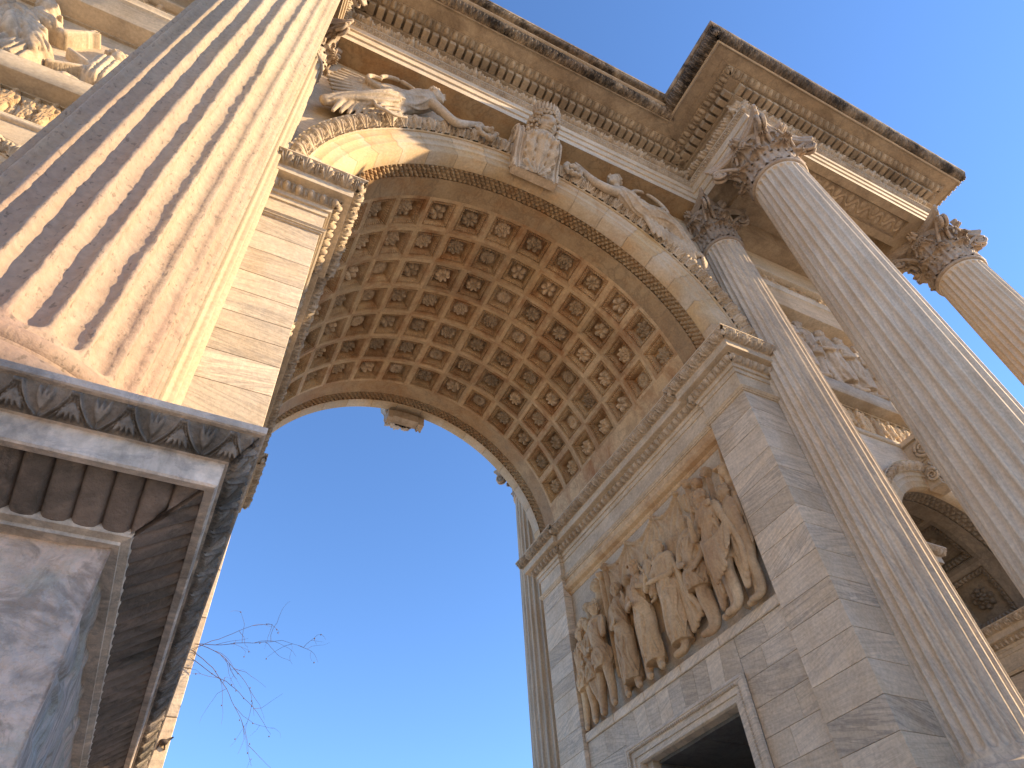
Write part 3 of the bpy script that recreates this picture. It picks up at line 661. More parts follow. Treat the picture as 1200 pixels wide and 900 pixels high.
# ================================================================== STONE BLOCKS
def courses(z0, z1, p=.39, seed=1):
    r = np.random.default_rng(seed); z = [z0]
    while z[-1] < z1-.2: z.append(z[-1]+p*r.choice([.82, .95, 1., 1.08, 1.22]))
    z = np.array(z); return z0+(z-z0)*(z1-z0)/(z[-1]-z0)
def cham_box(x0, x1, y0, y1, z0, z1, c=.006):
    xs, ys, zs = (x0, x1), (y0, y1), (z0, z1); V = []
    # 24-vertex chamfered box
    import itertools
    idx = {}
    for ix, iy, iz in itertools.product((0, 1), repeat=3):
        X, Y, Z = xs[ix], ys[iy], zs[iz]; dx, dy, dz = c*(1-2*ix), c*(1-2*iy), c*(1-2*iz)
        idx[ix, iy, iz] = len(V); V += [(X, Y+dy, Z+dz), (X+dx, Y, Z+dz), (X+dx, Y+dy, Z)]
    F = []
    g = lambda i, k: idx[i]+k
    for s in (0, 1):
        F.append([g((s, 0, 0), 0), g((s, 1, 0), 0), g((s, 1, 1), 0), g((s, 0, 1), 0)])
        F.append([g((0, s, 0), 1), g((1, s, 0), 1), g((1, s, 1), 1), g((0, s, 1), 1)])
        F.append([g((0, 0, s), 2), g((1, 0, s), 2), g((1, 1, s), 2), g((0, 1, s), 2)])
    for a in (0, 1):
        for b in (0, 1):
            F.append([g((0, a, b), 1), g((1, a, b), 1), g((1, a, b), 2), g((0, a, b), 2)])
            F.append([g((a, 0, b), 0), g((a, 1, b), 0), g((a, 1, b), 2), g((a, 0, b), 2)])
            F.append([g((a, b, 0), 0), g((a, b, 1), 0), g((a, b, 1), 1), g((a, b, 0), 1)])
    for i in idx: F.append([idx[i], idx[i]+1, idx[i]+2])
    return V, F
def block(x0, x1, y0, y1, z0, z1, mat='block', parent=None, name='stone_block', gap=.0022):
    c = ((x0+x1)/2, (y0+y1)/2, z0)
    V, F = cham_box(x0-c[0], x1-c[0], y0-c[1], y1-c[1], gap, z1-z0-gap, .004)
    return add(name, mesh(V, F, 'block'), M[mat], parent or WALL, loc=c)
ZT = 9.755
for s in (1, -1):
    zc = courses(0, ZT, .395, 3)
    for a, b in zip(zc[:-1], zc[1:]):
        for (y0, y1) in ((0, .92), (D-.92, D)):
            x0, x1 = sorted((s*R, s*4.45)); block(x0, x1, y0, y1, a, b)
    # wall face between the pilasters, below the relief
    x0, x1 = sorted((s*JR, s*(JR+.12)))
    for (ya, yb, z0, z1, sd) in ((.92, 2.038, 0, 6.30, 5), (5.182, D-.92, 0, 6.30, 6)):
        zc = courses(z0, z1, .40, sd)
        for k, (a, b) in enumerate(zip(zc[:-1], zc[1:])):
            ys = [ya, yb] if k % 3 == 1 else [ya, ya+(yb-ya)*random.uniform(.3, .7), yb]
            for u0, u1 in zip(ys[:-1], ys[1:]): block(x0, x1, u0+.0015, u1-.0015, a, b)
    # flat arch of splayed stones over the door
    n = 9
    for k in range(n):
        f0, f1 = k/n-.5, (k+1)/n-.5; q = MB()
        yb = lambda f: 3.61+f*(2.96 if abs(f) < .49 else 3.14); yt = lambda f: 3.61+f*3.14+.0
        g_ = .003
        P = [(xx, y, z) for xx in (x0, x1) for (y, z) in ((yb(f0)+g_, 5.775), (yb(f1)-g_, 5.775), (yt(f1)-g_, 6.297), (yt(f0)+g_, 6.297))]
        q.hexa(P); add('stone_block', q.me(), M['block'], WALL)

# ================================================================== JAMB RELIEF (right)  and its frame
XP = R+.20          # ground of the relief panel
fr = MB()
def yprof_bar(s, y0, y1, zlist):
    """moulded bar along Y, profile list of (out, z)"""
    pr = np.array(zlist); V = []
    for y in (y0, y1): V.append(np.stack([s*(XP)-s*pr[:, 0], np.full(len(pr), y), pr[:, 1]], -1))
    return np.stack(V), grid(2, len(pr))
def relief_panel(s, label):
    f = MB()
    f.box(*sorted((s*XP, s*(XP+.08))), .92, D-.92, 6.28, 9.75)
    P = add('relief_panel', f.me(), M['relief'], ARCH, label=label)
    q = MB(); q.add(*yprof_bar(s, .92, D-.92, [(0, 9.40), (.02, 9.40), (.05, 9.44), (.05, 9.46), (.13, 9.50), (.17, 9.56), (.17, 9.60), (.12, 9.64), (.11, 9.66), (.115, 9.76)]))
    add('panel_cornice', q.me(), M['relief'], P)
    q = MB(); y = .92
    while y < D-.93:
        y2 = min(D-.92, y+random.uniform(.9, 1.5)); V, F = cham_box(*sorted((s*(XP+.02), s*(JR-.035))), y+.002, y2-.002, 6.30, 6.46, .012); q.add(V, F); y = y2
    add('panel_sill', q.me(), M['block'], P)
    return P
RP = relief_panel(1, 'brownish marble relief of robed and armed figures set in the right jamb')
placeR = lambda u, v, h: np.stack([XP-h, u, v], -1)
DX = .0135
ZF = 6.47
# u runs along Y; the viewer sees larger u to the left, so a figure facing right has face=-1
def fig(u, H, seed, label=None, zb=ZF, **k):
    add('figure', standing(placeR, u, zb, H, DX, seed, lim=(.93, 6.39), **k), M['relief'], RP, label=label)
for (u, z, r, fc, cr_) in ((5.33, 9.0, .135, -1, True), (4.32, 8.55, .125, 1, False), (5.75, 8.75, .12, -1, False), (6.05, 8.5, .12, -1, True), (1.10, 8.85, .13, 1, False), (1.95, 8.78, .12, 1, False)):
    bh = HF(max(.95, u-.35), min(6.38, u+.35), z-1.0, z+.3, .016, int(u*100)); bh.cap((u, z-.75), .20, (u, z-.2), .15, .0, .4, folds=3, famp=.02); bh.cap((u, z-.25), .07, (u, z-.1), .07, .03); bh.head((u, z), r, .03, fc, crest=cr_)
    add('background_figure', bh.mesh(placeR), M['relief'], RP)
# standards and poles
def standard(poles, discs, extra=None):
    xs = [p_[0] for pl in poles for p_ in pl]; st = HF(min(xs)-.3, max(xs)+.3, 6.5, 9.39, .0135, 9)
    st.gain = 1.7
    for a, b in poles: st.cap(a, .026, b, .026, .05)
    for c, r in discs: st.cap(c, r, (c[0], c[1]-.02), r, .04, .6); st.cap(c, r*.5, c, r*.45, .09, .6)
    if extra: extra(st)
    add('standard', st.mesh(placeR), M['relief'], RP)
def hand_top(st):
    for k in range(5): st.cap((1.5, 9.05), .035, (1.5+.11*math.sin((k-2)*.5), 9.05+.17*math.cos((k-2)*.5)), .025, .06)
def banner(st):
    for k in range(4): st.cap((2.28-.1*k, 9.15-.05*k), .05, (2.2-.08*k, 8.85-.08*k), .07, .03, .6, folds=3, famp=.012)
standard([((1.62, 6.6), (1.50, 9.05))], [], hand_top)
standard([((1.30, 8.2), (1.16, 9.0)), ((1.30, 9.02), (1.03, 8.98)), ((1.06, 8.99), (1.0, 9.30))], [])
standard([((2.05, 7.4), (1.80, 9.1))], [((1.79, 9.12), .10), ((1.84, 8.9), .08)])
standard([((2.18, 7.9), (2.03, 9.25))], [((2.03, 9.28), .09)], banner)
standard([((4.86, 6.7), (4.93, 9.25))], [((4.93, 9.22), .07)])
standard([((5.05, 7.0), (5.12, 9.15))], [((5.1, 9.15), .09)])
# tent curtain with swags
tc_ = HF(2.2, 5.0, 7.2, 9.39, .018, 21)
nodes = [(4.95, 9.31), (4.10, 9.31), (3.19, 9.32), (2.40, 9.33)]
for i in range(3):
    (ua, za), (ub, zb) = nodes[i], nodes[i+1]; pts = [(ua+(ub-ua)*t, za+(zb-za)*t-.22*math.sin(PI*t)*(1-.15*math.sin(PI*t))) for t in np.linspace(0, 1, 9)]
    top = np.interp(tc_.X, [p_[0] for p_ in pts[::-1]], [p_[1] for p_ in pts[::-1]])
    m = (tc_.X <= ua) & (tc_.X >= ub) & (tc_.Z < top)
    dd = np.minimum(np.hypot(tc_.X-ua, tc_.Z-za), np.hypot(tc_.X-ub, tc_.Z-zb))
    an = np.where(np.abs(tc_.X-ua) < np.abs(tc_.X-ub), np.arctan2(tc_.X-ua, za-tc_.Z), np.arctan2(tc_.X-ub, zb-tc_.Z))
    tc_.put(.030+.016*np.sin(an*16+tc_.n1)*np.clip(1.4-dd*.8, .2, 1), m)
    for (a, b) in zip(pts[:-1], pts[1:]): tc_.cap(a, .035, b, .035, .035, .9, cross=2, famp=.008)
for nd in nodes: tc_.cap(nd, .05, nd, .048, .05)
add('curtain', tc_.mesh(placeR), M['relief'], RP)
def person_r(u, H, label=None, **k):
    me = set_in(carve_person(H, **k), lambda x, y, z: np.stack([XP+np.minimum(y, .03)*.85, np.clip(u-x, .935, 6.385), z+ZF], -1))
    add('figure', me, M['relief'], RP, label=label)
person_r(6.14, 2.00, th=60, robe='short', seed=1, base=.0, armL=((-.13, .62, 0), (-.10, .48, -.03)), armR=((.15, .62, -.02), (.10, .72, -.08)))
person_r(5.78, 2.02, th=70, robe='short', seed=2, base=.02, crest=False, armR=((.15, .64, -.02), (.05, .60, -.1)))
person_r(5.38, 2.18, 'helmeted soldier in a short tunic near the left end of the relief', th=75, robe='short', seed=3, base=.08, crest=True, stride=.10, armR=((.14, .60, -.06), (.19, .70, -.09)), cloak=.3)
person_r(4.58, 2.18, 'robed man with folded arms in the left half of the relief', th=35, robe='long', seed=4, base=.06, lean=.0, armL=((-.14, .62, -.02), (.02, .60, -.12)), armR=((.15, .64, -.02), (.16, .76, -.07)))
def diadem(mb, P, H):
    for k in range(9): a = rad(-80+20*k); mb.ell((P(0, .975)[0]+.062*H*math.sin(a), P(0, .975, -.012)[1]-.062*H*math.cos(a), P(0, .975)[2]), (.012*H, .012*H, .020*H), 7, 5)
person_r(3.84, 2.22, 'robed woman with a diadem holding out a child', th=25, robe='long', seed=5, base=.10, armL=((-.15, .63, -.05), (-.02, .59, -.14)), armR=((.15, .62, -.06), (.22, .68, -.12)), extra=diadem)
chm = set_in(carve_person(.98, th=-30, robe='long', seed=6, base=.02, armL=((-.16, .66, -.02), (-.2, .8, -.06)), armR=((.16, .66, -.02), (.22, .74, -.06)), voxel=.012), lambda x, y, z: np.stack([XP-.16+np.minimum(y, .05)*.85, 3.40-x, z+7.62], -1))
add('figure', chm, M['relief'], RP, label='small child held up between two robed adults')
person_r(2.98, 2.20, 'cloaked man bending towards the child, his mantle sweeping behind him', th=-80, robe='long', seed=7, base=.10, cloak=1.25, lean=-.03, stride=.10, armL=((-.16, .66, -.05), (-.26, .70, -.10)), armR=((.10, .62, -.05), (-.06, .62, -.13)))
person_r(2.24, 2.20, th=-75, robe='short', seed=8, base=.08, cloak=.6, stride=.14, lean=-.01, armL=((-.15, .62, -.05), (-.05, .56, -.12)), armR=((.14, .60, -.03), (.07, .50, -.10)))
def mantle(mb, P, H):
    for k in range(7): limb(mb, [P(-.12, .60-.012*k, -.04, .016), P(-.02, .50-.035*k, -.12, .020), P(.10, .53-.030*k, -.08, .017), P(.13, .62-.02*k, -.03, .012)], 14, 7)
    for k in range(5): limb(mb, [P(-.02+.018*k, .50, -.10, .020), P(-.04+.024*k, .36, -.11, .026), P(-.05+.03*k, .235+.015*k, -.09, .02)], 10, 7)
    for k in range(20): mb.ell(P(-.06+.16*((k*.37) % 1), .70+.13*((k*.61) % 1), -.075)[:3], (.022*H, .016*H, .022*H), 7, 5)
person_r(1.60, 2.30, 'broad bearded man in a heavy mantle at the right end of the relief', th=-40, robe='short', seed=9, base=.15, cloak=.35, stride=.05, beard=True, extra=mantle, armL=((-.16, .62, -.06), (-.10, .72, -.13)), armR=((.16, .60, -.03), (.14, .44, -.08)))
person_r(1.17, 2.12, 'bare muscular youth with hanging arm at the right edge of the relief', th=-60, robe='bare', seed=10, base=.06, stride=.06, armL=((-.15, .62, -.02), (-.12, .70, -.08)), armR=((.135, .60, -.02), (.12, .44, -.04)))

# left jamb: the same frame with a quieter company of figures
LP = relief_panel(-1, 'marble relief of standing figures set in the left jamb')
placeL = lambda u, v, h: np.stack([-XP+h, u, v], -1)
for k, u in enumerate((1.5, 2.3, 3.0, 3.8, 4.7, 5.6)): add('figure', standing(placeL, u, ZF, 2.15, .03, 60+k, face=(-1, 1)[k % 2], robe=('long', 'short')[k % 2], base=.02, gain=.45, lim=(.93, 6.39)), M['relief'], LP)

# ---- door in each jamb
for s in (1, -1):
    q = MB(); X0 = JR
    path2 = [(2.045, 0), (2.045, 5.772), (5.175, 5.772), (5.175, 0)]
    prof = [(0, .0), (0, .07), (.05, .085), (.06, .07), (.11, .07), (.115, .045), (.21, .045), (.215, .02), (.30, .02), (.32, -.02), (.32, -2.3)]
    for i in range(3):
        (ya, za), (yb, zb) = path2[i], path2[i+1]; V = []
        for k in (0, 1):
            y, z = (ya, za) if k == 0 else (yb, zb); row = []
            for o, d_ in prof:
                yy = y+(o if y < 3.6 else -o); zz = z-(o if z > 1 else 0); row.append((s*(X0-d_), yy, zz))
            V.append(row)
        q.add(np.array(V), grid(2, len(prof)))
    DF = add('door_frame', q.me(), M['block'], ARCH)
    # bead row round the frame
    bd = MB()
    for (a, b) in (((2.165, .05), (2.165, 5.68)), ((2.165, 5.675), (5.055, 5.675)), ((5.055, .05), (5.055, 5.68))):
        L = math.hypot(b[0]-a[0], b[1]-a[1]); n = int(L/.052)
        for k in range(n):
            t = (k+.5)/n; bd.ell((s*(X0-.07), a[0]+(b[0]-a[0])*t, a[1]+(b[1]-a[1])*t), (.022, .022, .022), 6, 4)
    add('bead_row', bd.me(smooth=True), M['carve'], DF, stuff=True)
    rv = MB()
    for k in range(4): 
        a, b = 2.4+k*.56, 2.4+(k+1)*.56; rv.box(*sorted((s*(R+.3), s*XS0)), a+.004, b-.004, 5.40+.004*(k % 2), 5.46)
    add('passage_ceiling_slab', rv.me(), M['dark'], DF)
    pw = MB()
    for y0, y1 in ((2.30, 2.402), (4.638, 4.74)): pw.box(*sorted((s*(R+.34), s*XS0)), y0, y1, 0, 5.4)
    add('passage_wall', pw.me(), M['dark'], DF)

# ================================================================== ENTABLATURE
YM, YL = -.50, -2.54
XF = 4.46
EP = [(-11.6, .3), (-11.6, YL), (-XF, YL), (-XF, YM), (XF, YM), (XF, YL), (10.72, YL), (10.72, .3)]
ES = [.74, 1., 1., 1., 1., 1., .74]
EP[0] = (-10.72, .3); EP[1] = (-10.72, YL)
EU = [.9, 1., 1.2, 1., 1.2, 1., .9]        # the crowning members spread a little differently on each side
zt = ZA
LAT = [0, 1, 2, 4, 5, 6]; MAIN = [3]
parts = [
 ('entablature', [(-.0, zt), (.0, zt), (.0, zt+.235), (.035, zt+.24), (.035, zt+.245), (.035, zt+.48), (.07, zt+.485), (.07, zt+.72)], 'plain', ES, None),
 ('architrave_crown', [(.13, zt+.84), (.15, zt+.845), (.15, zt+.90), (.02, zt+.91)], 'plain', ES, None),
 ('frieze', [(.02, zt+.91), (.02, zt+1.32), (.06, zt+1.34), (.10, zt+1.37), (.12, zt+1.40), (.19, zt+1.41), (.20, zt+1.43), (.20, zt+1.62), (.43, zt+1.62), (.44, zt+1.625)], 'corn', ES, None),
 ('corona', [(.46, zt+1.735), (.66, zt+1.735), (.662, zt+1.75), (.90, zt+1.75), (.905, zt+1.72), (.92, zt+1.72), (.92, zt+1.78)], 'corn', EU, LAT),
 ('corona', [(.46, zt+1.735), (.66, zt+1.735), (.662, zt+1.75), (.97, zt+1.75), (.975, zt+1.715), (.99, zt+1.715), (.995, zt+1.77)], 'corn', ES, MAIN),
 ('cornice_fillet', [(.92, zt+1.77), (.945, zt+1.775), (.945, zt+1.805), (.92, zt+1.81)], 'plain', EU, LAT),
 ('cornice_fillet', [(1.18, zt+1.945), (1.235, zt+1.95), (1.24, zt+2.01), (1.24, zt+2.02)], 'plain', ES, MAIN),
 ('cornice_top', [(1.12, zt+2.06), (1.14, zt+2.065), (1.165, zt+2.10), (1.165, zt+2.17), (.0, zt+2.20)], 'crust', EU, LAT),
 ('cornice_top', [(1.37, zt+2.13), (1.39, zt+2.135), (1.40, zt+2.19), (.0, zt+2.21)], 'crust', ES, MAIN),
]
ENT = None
for nme, prof, mt, sc_, sg_ in parts:
    for run in ([sg_] if sg_ is None or len(sg_) == 1 else [[0, 1, 2], [4, 5, 6]]):
        o = add(nme, sweep(EP, prof, sc_, run).me(), M[mt], ENT or ARCH)
        ENT = ENT or o
for i_ in range(7): add('corona_backing', sweep(EP, [(0, zt+1.768), (.90, zt+1.768)], EU if i_ != 3 else ES, [i_]).me(), M['corn'], ENT)
vis = [2, 3, 4, 5, 6]; LV = [2, 4, 5, 6]
add('leaf_and_dart_molding', band(EP, (.07, zt+.72), (.13, zt+.84), .125, h_arcade, .06, ES, 9, 6, False, vis).me(smooth=True), M['carve'], ENT, stuff=True)
for me in band(EP, (.44, zt+1.625), (.64, zt+1.725), .205, h_egg, .080, ES, 16, 11, True, vis): add('egg', me, M['corn'], ENT)
add('cornice_leaves', band(EP, (.995, zt+1.77), (1.18, zt+1.945), .16, h_leaf, .13, ES, 20, 11, False, MAIN).me(smooth=True), M['crust'], ENT, stuff=True)
add('cornice_small_leaves', band(EP, (1.24, zt+2.02), (1.37, zt+2.13), .13, h_leaf, .09, ES, 18, 9, False, MAIN).me(smooth=True), M['crust'], ENT, stuff=True)
add('cornice_leaves', band(EP, (.92, zt+1.81), (1.12, zt+2.06), .16, h_leaf, .13, EU, 20, 11, False, LV).me(smooth=True), M['crust'], ENT, stuff=True)
Pp_ = corners(EP, ES)[0]
for i in (2, 3, 4, 5, 6):
    for o_, z_, r_c, sc_c, mt in ((.555, zt+1.685, (.085, .085, .075), ES, 'corn'), (1.03, zt+1.945, (.085, .085, .13), EU, 'crust'), (.115, zt+.79, (.045, .045, .055), ES, 'carve')):
        c_ = Pp_[i]+o_*corners(EP, sc_c)[3][i]; q = MB(); q.ell((0, 0, 0), r_c, 10, 8)
        for k in range(5): q.ell((r_c[0]*.55*math.cos(k*1.257), r_c[1]*.55*math.sin(k*1.257), -r_c[2]*.45), (r_c[0]*.42, r_c[1]*.42, r_c[2]*.6), 7, 5)
        add('corner_leaf', q.me(smooth=True), M[mt], ENT, loc=(c_[0], c_[1], z_))
for s in (1, -1):
    add('corona_corner', mesh([(s*(XF-.5), YM-.5, zt+1.7365), (s*(XF-.99), YM-.99, zt+1.7365), (s*(XF-1.19), YM-.99, zt+1.7365), (s*(XF-.6), YM-.5, zt+1.7365)], [[0, 1, 2, 3]]), M['corn'], ENT)
# dentils, one object each
def dentil_mesh():
    q = MB(); V, F = cham_box(-.073, .073, -.235, .0, 0, .18, .012); q.add(V, F); return q.me('dentil')
DMSH = dentil_mesh()
Pp, dd_, nn_, DD_ = corners(EP, ES)
for i in vis[:-1]+[6]:
    a, b = Pp[i], Pp[i+1]
    # start and end of the dentil line on the face at offset .16
    A = a+.20*DD_[i]; B = b+.20*DD_[i+1]
    L = (B-A)@dd_[i]; n = max(1, round(L/.205))
    for k in range(n):
        p_ = A+dd_[i]*(k+.5)*L/n
        o = add('dentil', DMSH, M['corn'], ENT, loc=(p_[0], p_[1], zt+1.435), rot=(0, 0, math.atan2(dd_[i][1], dd_[i][0])))
# frieze of putti carrying garlands: one unit, copied
def putto_unit():
    f = HF(-.22, .22, 0, .50, .012, 3)
    f.leg((.03, .22), (.06, .13), (.05, .03), .035, .02, 1); f.leg((-.03, .22), (-.05, .13), (-.06, .03), .035, .02, -1)
    f.cap((0, .32), .07, (0, .23), .065, .03); f.arm((.06, .34), (.13, .36), (.19, .40), .022, .03); f.arm((-.06, .34), (-.13, .36), (-.19, .40), .022, .03); f.head((0, .435), .055, .05, 0); f.gain = 1.9
    return f.mesh(lambda u, v, h: np.stack([u, -h, v], -1))
def garland_unit(wd):
    f = HF(-wd/2, wd/2, 0, .50, .012, 5)
    pts = [(-wd/2+wd*t, .36-.24*math.sin(PI*t)) for t in np.linspace(0, 1, 15)]
    for k, (a, b) in enumerate(zip(pts[:-1], pts[1:])): f.cap(a, (.045+.035*math.sin(PI*(k+.5)/14))*(1+.25*(k % 2)), b, .045+.035*math.sin(PI*(k+1.)/14), .03, 1.2, cross=2, famp=.02, ragged=.3)
    f.gain = 1.5
    for k in range(9): f.cap((RNG.uniform(-wd*.25, wd*.25), RNG.uniform(.28, .42)), .035, (RNG.uniform(-wd*.2, wd*.2), RNG.uniform(.25, .42)), .02, .01, ragged=.4)
    return f.mesh(lambda u, v, h: np.stack([u, -h, v], -1))
PUT = putto_unit(); GAR = {}
for i in (2, 3, 4, 5, 6):
    a = Pp[i]+.02*DD_[i]; b = Pp[i+1]+.02*DD_[i+1]; L = (b-a)@dd_[i]; n = max(1, round(L/1.42)); wd = L/n
    if round(wd, 2) not in GAR: GAR[round(wd, 2)] = garland_unit(wd)
    for k in range(n+1):
        if 0 < k or i in (3, 5):
            p_ = a+dd_[i]*min(max(k*wd, .12), L-.12); add('putto', PUT, M['carve'], ENT, loc=(p_[0], p_[1], zt+.915), rot=(0, 0, math.atan2(dd_[i][1], dd_[i][0])))
        if k < n:
            p_ = a+dd_[i]*(k+.5)*wd; add('garland', GAR[round(wd, 2)], M['carve'], ENT, loc=(p_[0], p_[1], zt+.915), rot=(0, 0, math.atan2(dd_[i][1], dd_[i][0])))
# soffits: main one plain, side bays as a frame of beams with sunk panels
sf = MB(); sf.box(-XF, XF, YM+.003, .02, ZA-.0, ZA+.2)
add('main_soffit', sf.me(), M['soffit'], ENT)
for s in (1, -1):
    q = MB()
    def bx(a, b, y0, y1, z0, z1): q.box(min(s*a, s*b), max(s*a, s*b), y0, y1, z0, z1)
    x0, x1 = XF+.003, 10.717
    def panel_beam(a, b, y0, y1, m=.20, dep=.09):
        bx(a, b, y0, y0+m, ZA, ZA+.3); bx(a, b, y1-m, y1, ZA, ZA+.3); bx(a, a+m, y0+m, y1-m, ZA, ZA+.3); bx(b-m, b, y0+m, y1-m, ZA, ZA+.3)
        bx(a+m, b-m, y0+m, y1-m, ZA+dep, ZA+.3)
    bx(x0, XF+.9, YL+.003, -1.64, ZA, ZA+.3); bx(10.717-.9, x1, YL+.003, -1.64, ZA, ZA+.3)
    panel_beam(XF+.9, 10.717-.9, YL+.003, -1.64)
    panel_beam(x0, XF+.9, -1.64, .0); panel_beam(10.717-.9, x1, -1.64, .0)
    bx(XF+.9, 10.717-.9, -.42, .0, ZA, ZA+.3)
    bx(XF+.9, 10.717-.9, -1.64, -.42, ZA+.62, ZA+.8)
    for yy in (-1.66, -.42): bx(XF+.9, 9.817, yy-.01, yy+.03, ZA+.3, ZA+.62)
    for xx in (XF+.9, 9.80): bx(xx-.02, xx+.02, -1.64, -.42, ZA+.28, ZA+.62)
    SFO = add('side_bay_soffit', q.me(), M['corn'], ENT)
    # carved ribbon in the sunk panel
    f = HF(0, 4.0, 0, .50, .016, 8); hh = h_scroll((f.X/.42) % 1.0, f.Z/.5)*.05; f.put(hh, (f.X > .05) & (f.X < 4.0) & (f.Z > .03) & (f.Z < .47))
    add('scroll_ornament', f.mesh(lambda u, v, h, s=s: np.stack([s*(XF+1.14+u), YL+.2+v, ZA+.09-h], -1)), M['carve'], SFO)
    # moulded edge round the sunk panel
    e = MB()
    for y in (YL+.215, -1.855): e.tube([(s*(XF+1.1), y, ZA+.06), (s*9.617, y, ZA+.06)], .02, 6)
    add('panel_bead', e.me(), M['corn'], SFO)
    # coffered ceiling rosettes of the bay
    for k in range(4):
        rm = rosette_mesh(0, .22, 8, 2); add('rosette', rm, M['rose'], SFO, loc=(s*(XF+1.5+k*1.05), -1.03, ZA+.62), rot=(0, PI/2, 0))

# ================================================================== COLUMNS
def fluted(r0, r1, z0, z1, zb, zt_, nf=24, nper=9, nz=40, ero=0., frac=.80, dep=.80, seed=0, a_range=None, cable=None):
    ends = []
    w0b = PI/nf*frac*r0; w0t = PI/nf*frac*r1
    zz = np.concatenate([np.linspace(z0, zb, 3), zb+w0b*np.array([.02, .06, .12, .2, .32, .46, .62, .8, 1.0]), np.linspace(zb+w0b, zt_-w0t, nz)[1:-1],
                         zt_-w0t*np.array([1.0, .8, .62, .46, .32, .2, .12, .06, .02]), np.linspace(zt_, z1, 3)])
    H = z1-z0; s = (zz-z0)/H
    rr = r0+(r1-r0)*(s**1.55)
    al = PI/nf; fl = range(nf); cols = []
    for k in fl:
        c = 2*PI*k/nf
        w0 = al*frac*rr
        dz = np.minimum(zz-zb, zt_-zz)
        w = np.where(dz <= 0, 0, np.where(dz < w0, sq(w0**2-(w0-np.clip(dz, 0, None))**2), w0))
        lo = np.ones_like(zz); hi = np.ones_like(zz); er = np.zeros_like(zz)
        if ero:
            n_ = lambda f, sd: vnoise(zz*f, seed+k*7+sd)
            ef = w/(w0+1e-9)*ero
            lo = 1+ef*(.35*n_(3, 1)+.45*n_(9, 2)+.35*n_(31, 3)); hi = 1+ef*(.35*n_(3, 4)+.45*n_(9, 5)+.35*n_(31, 6))
            er = ef*.10*rr*.16*(n_(5, 7)+n_(21, 8))
        cols.append((c-al, rr-np.abs(er)))
        for t in np.linspace(-1, 1, nper):
            f_ = lo if t < 0 else hi
            wu = np.maximum(w, .03*w0)*f_ if True else w
            wu = np.minimum(wu, al*rr*.985)
            d = sq(1-t*t)*w*dep
            cols.append((c+t*wu/rr, rr-d-np.abs(er)*(abs(t) > .98)))
    A = np.stack([np.broadcast_to(c[0], zz.shape) for c in cols]); Rr = np.stack([c[1] for c in cols])
    V = np.stack([Rr*np.cos(A), Rr*np.sin(A), np.broadcast_to(zz[None], A.shape)], -1)
    return mesh(V, grid(len(cols), len(zz), cu=True), 'shaft')
def lathe(prof, n=48, nm='lathe', smooth=True):
    pr = np.asarray(prof, float); a = np.arange(n)*2*PI/n
    V = np.stack([pr[None, :, 0]*np.cos(a)[:, None], pr[None, :, 0]*np.sin(a)[:, None], np.broadcast_to(pr[None, :, 1], (n, len(pr)))], -1)
    me = mesh(V, grid(n, len(pr), cu=True), nm, smooth)
    return me
def arc(cx, cz, r, a0, a1, n=7): return [(cx+r*math.cos(rad(a)), cz+r*math.sin(rad(a))) for a in np.linspace(a0, a1, n)]
def leaf_mesh(H, W, Rb, curl=2.7, thick=.018, N=17, Mw=13, seed=0):
    s = np.linspace(0, 1, N); ph = np.where(s < .52, -.05, -.05+curl*((s-.52)/.48)**1.15)
    z = np.concatenate([[0], np.cumsum(np.cos(ph[:-1]))]); o = np.concatenate([[0], np.cumsum(np.sin(ph[:-1]))])
    k = H/z.max(); z *= k; o *= k
    hw = W*(.84+.16*np.sin(PI*np.clip(s/.62, 0, 1)*.5))*np.where(s > .62, 1-.72*((s-.62)/.38)**1.6, 1)
    hw = hw*(1+.20*np.cos(2*PI*s*5.0+.6))
    wv = np.linspace(-1, 1, Mw); Y = hw[:, None]*wv[None]
    tipf = np.clip((s-.5)*2, 0, 1)[:, None]
    ridge = .10*W*np.cos(wv[None]*PI*3.0+1.2*np.abs(wv[None])*np.sin(s[:, None]*PI*5))+.10*W*np.exp(-(wv[None]/.13)**2)-.10*W*np.abs(wv[None])**2*(1-tipf)+.10*W*np.abs(wv[None])*np.sin(s[:, None]*PI*5)
    nz, no = -np.sin(ph)[:, None], np.cos(ph)[:, None]
    O = o[:, None]+.035+ridge*no-(Y**2)/(2*Rb)*(1-tipf*.6); Z = z[:, None]+ridge*nz*.8-tipf*.25*np.abs(wv[None])**2*hw[:, None]*.5
    front = np.stack([O, Y, Z], -1); bk = np.stack([O-thick*no, Y*.96, Z-thick*nz], -1)
    V = np.concatenate([front.reshape(-1, 3), bk.reshape(-1, 3)]); n = N*Mw; F = grid(N, Mw); F2 = F[:, ::-1]+n
    rim = []
    edge = [i*Mw for i in range(N)]+[(N-1)*Mw+j for j in range(1, Mw)]+[i*Mw+Mw-1 for i in range(N-2, -1, -1)]
    for a, b in zip(edge[:-1], edge[1:]): rim.append([a, b, b+n, a+n])
    return mesh(V, np.concatenate([F, F2, np.array(rim)]), 'leaf', True)
def spiral_tube(mb, c, ud, wd, r0, turns, rt, r_end=.03, start=0., n=40, wide=1.0, hand=1):
    t = np.linspace(0, 1, n); a = start+hand*t*turns*2*PI; r = r0*(1-t)**.9+r_end*.0+.012
    pts = c+np.cos(a)[:, None]*r[:, None]*np.array(ud)+np.sin(a)[:, None]*r[:, None]*np.array(wd)
    mb.tube(pts, rt*(1-.55*t), 7)
HC = 1.42; RT = .544; RB = .644; ZN = 14.68
LEAF1 = leaf_mesh(.50, .235, .55, N=21, Mw=17); LEAF2 = leaf_mesh(.56, .225, .6, 2.6, N=21, Mw=17); 
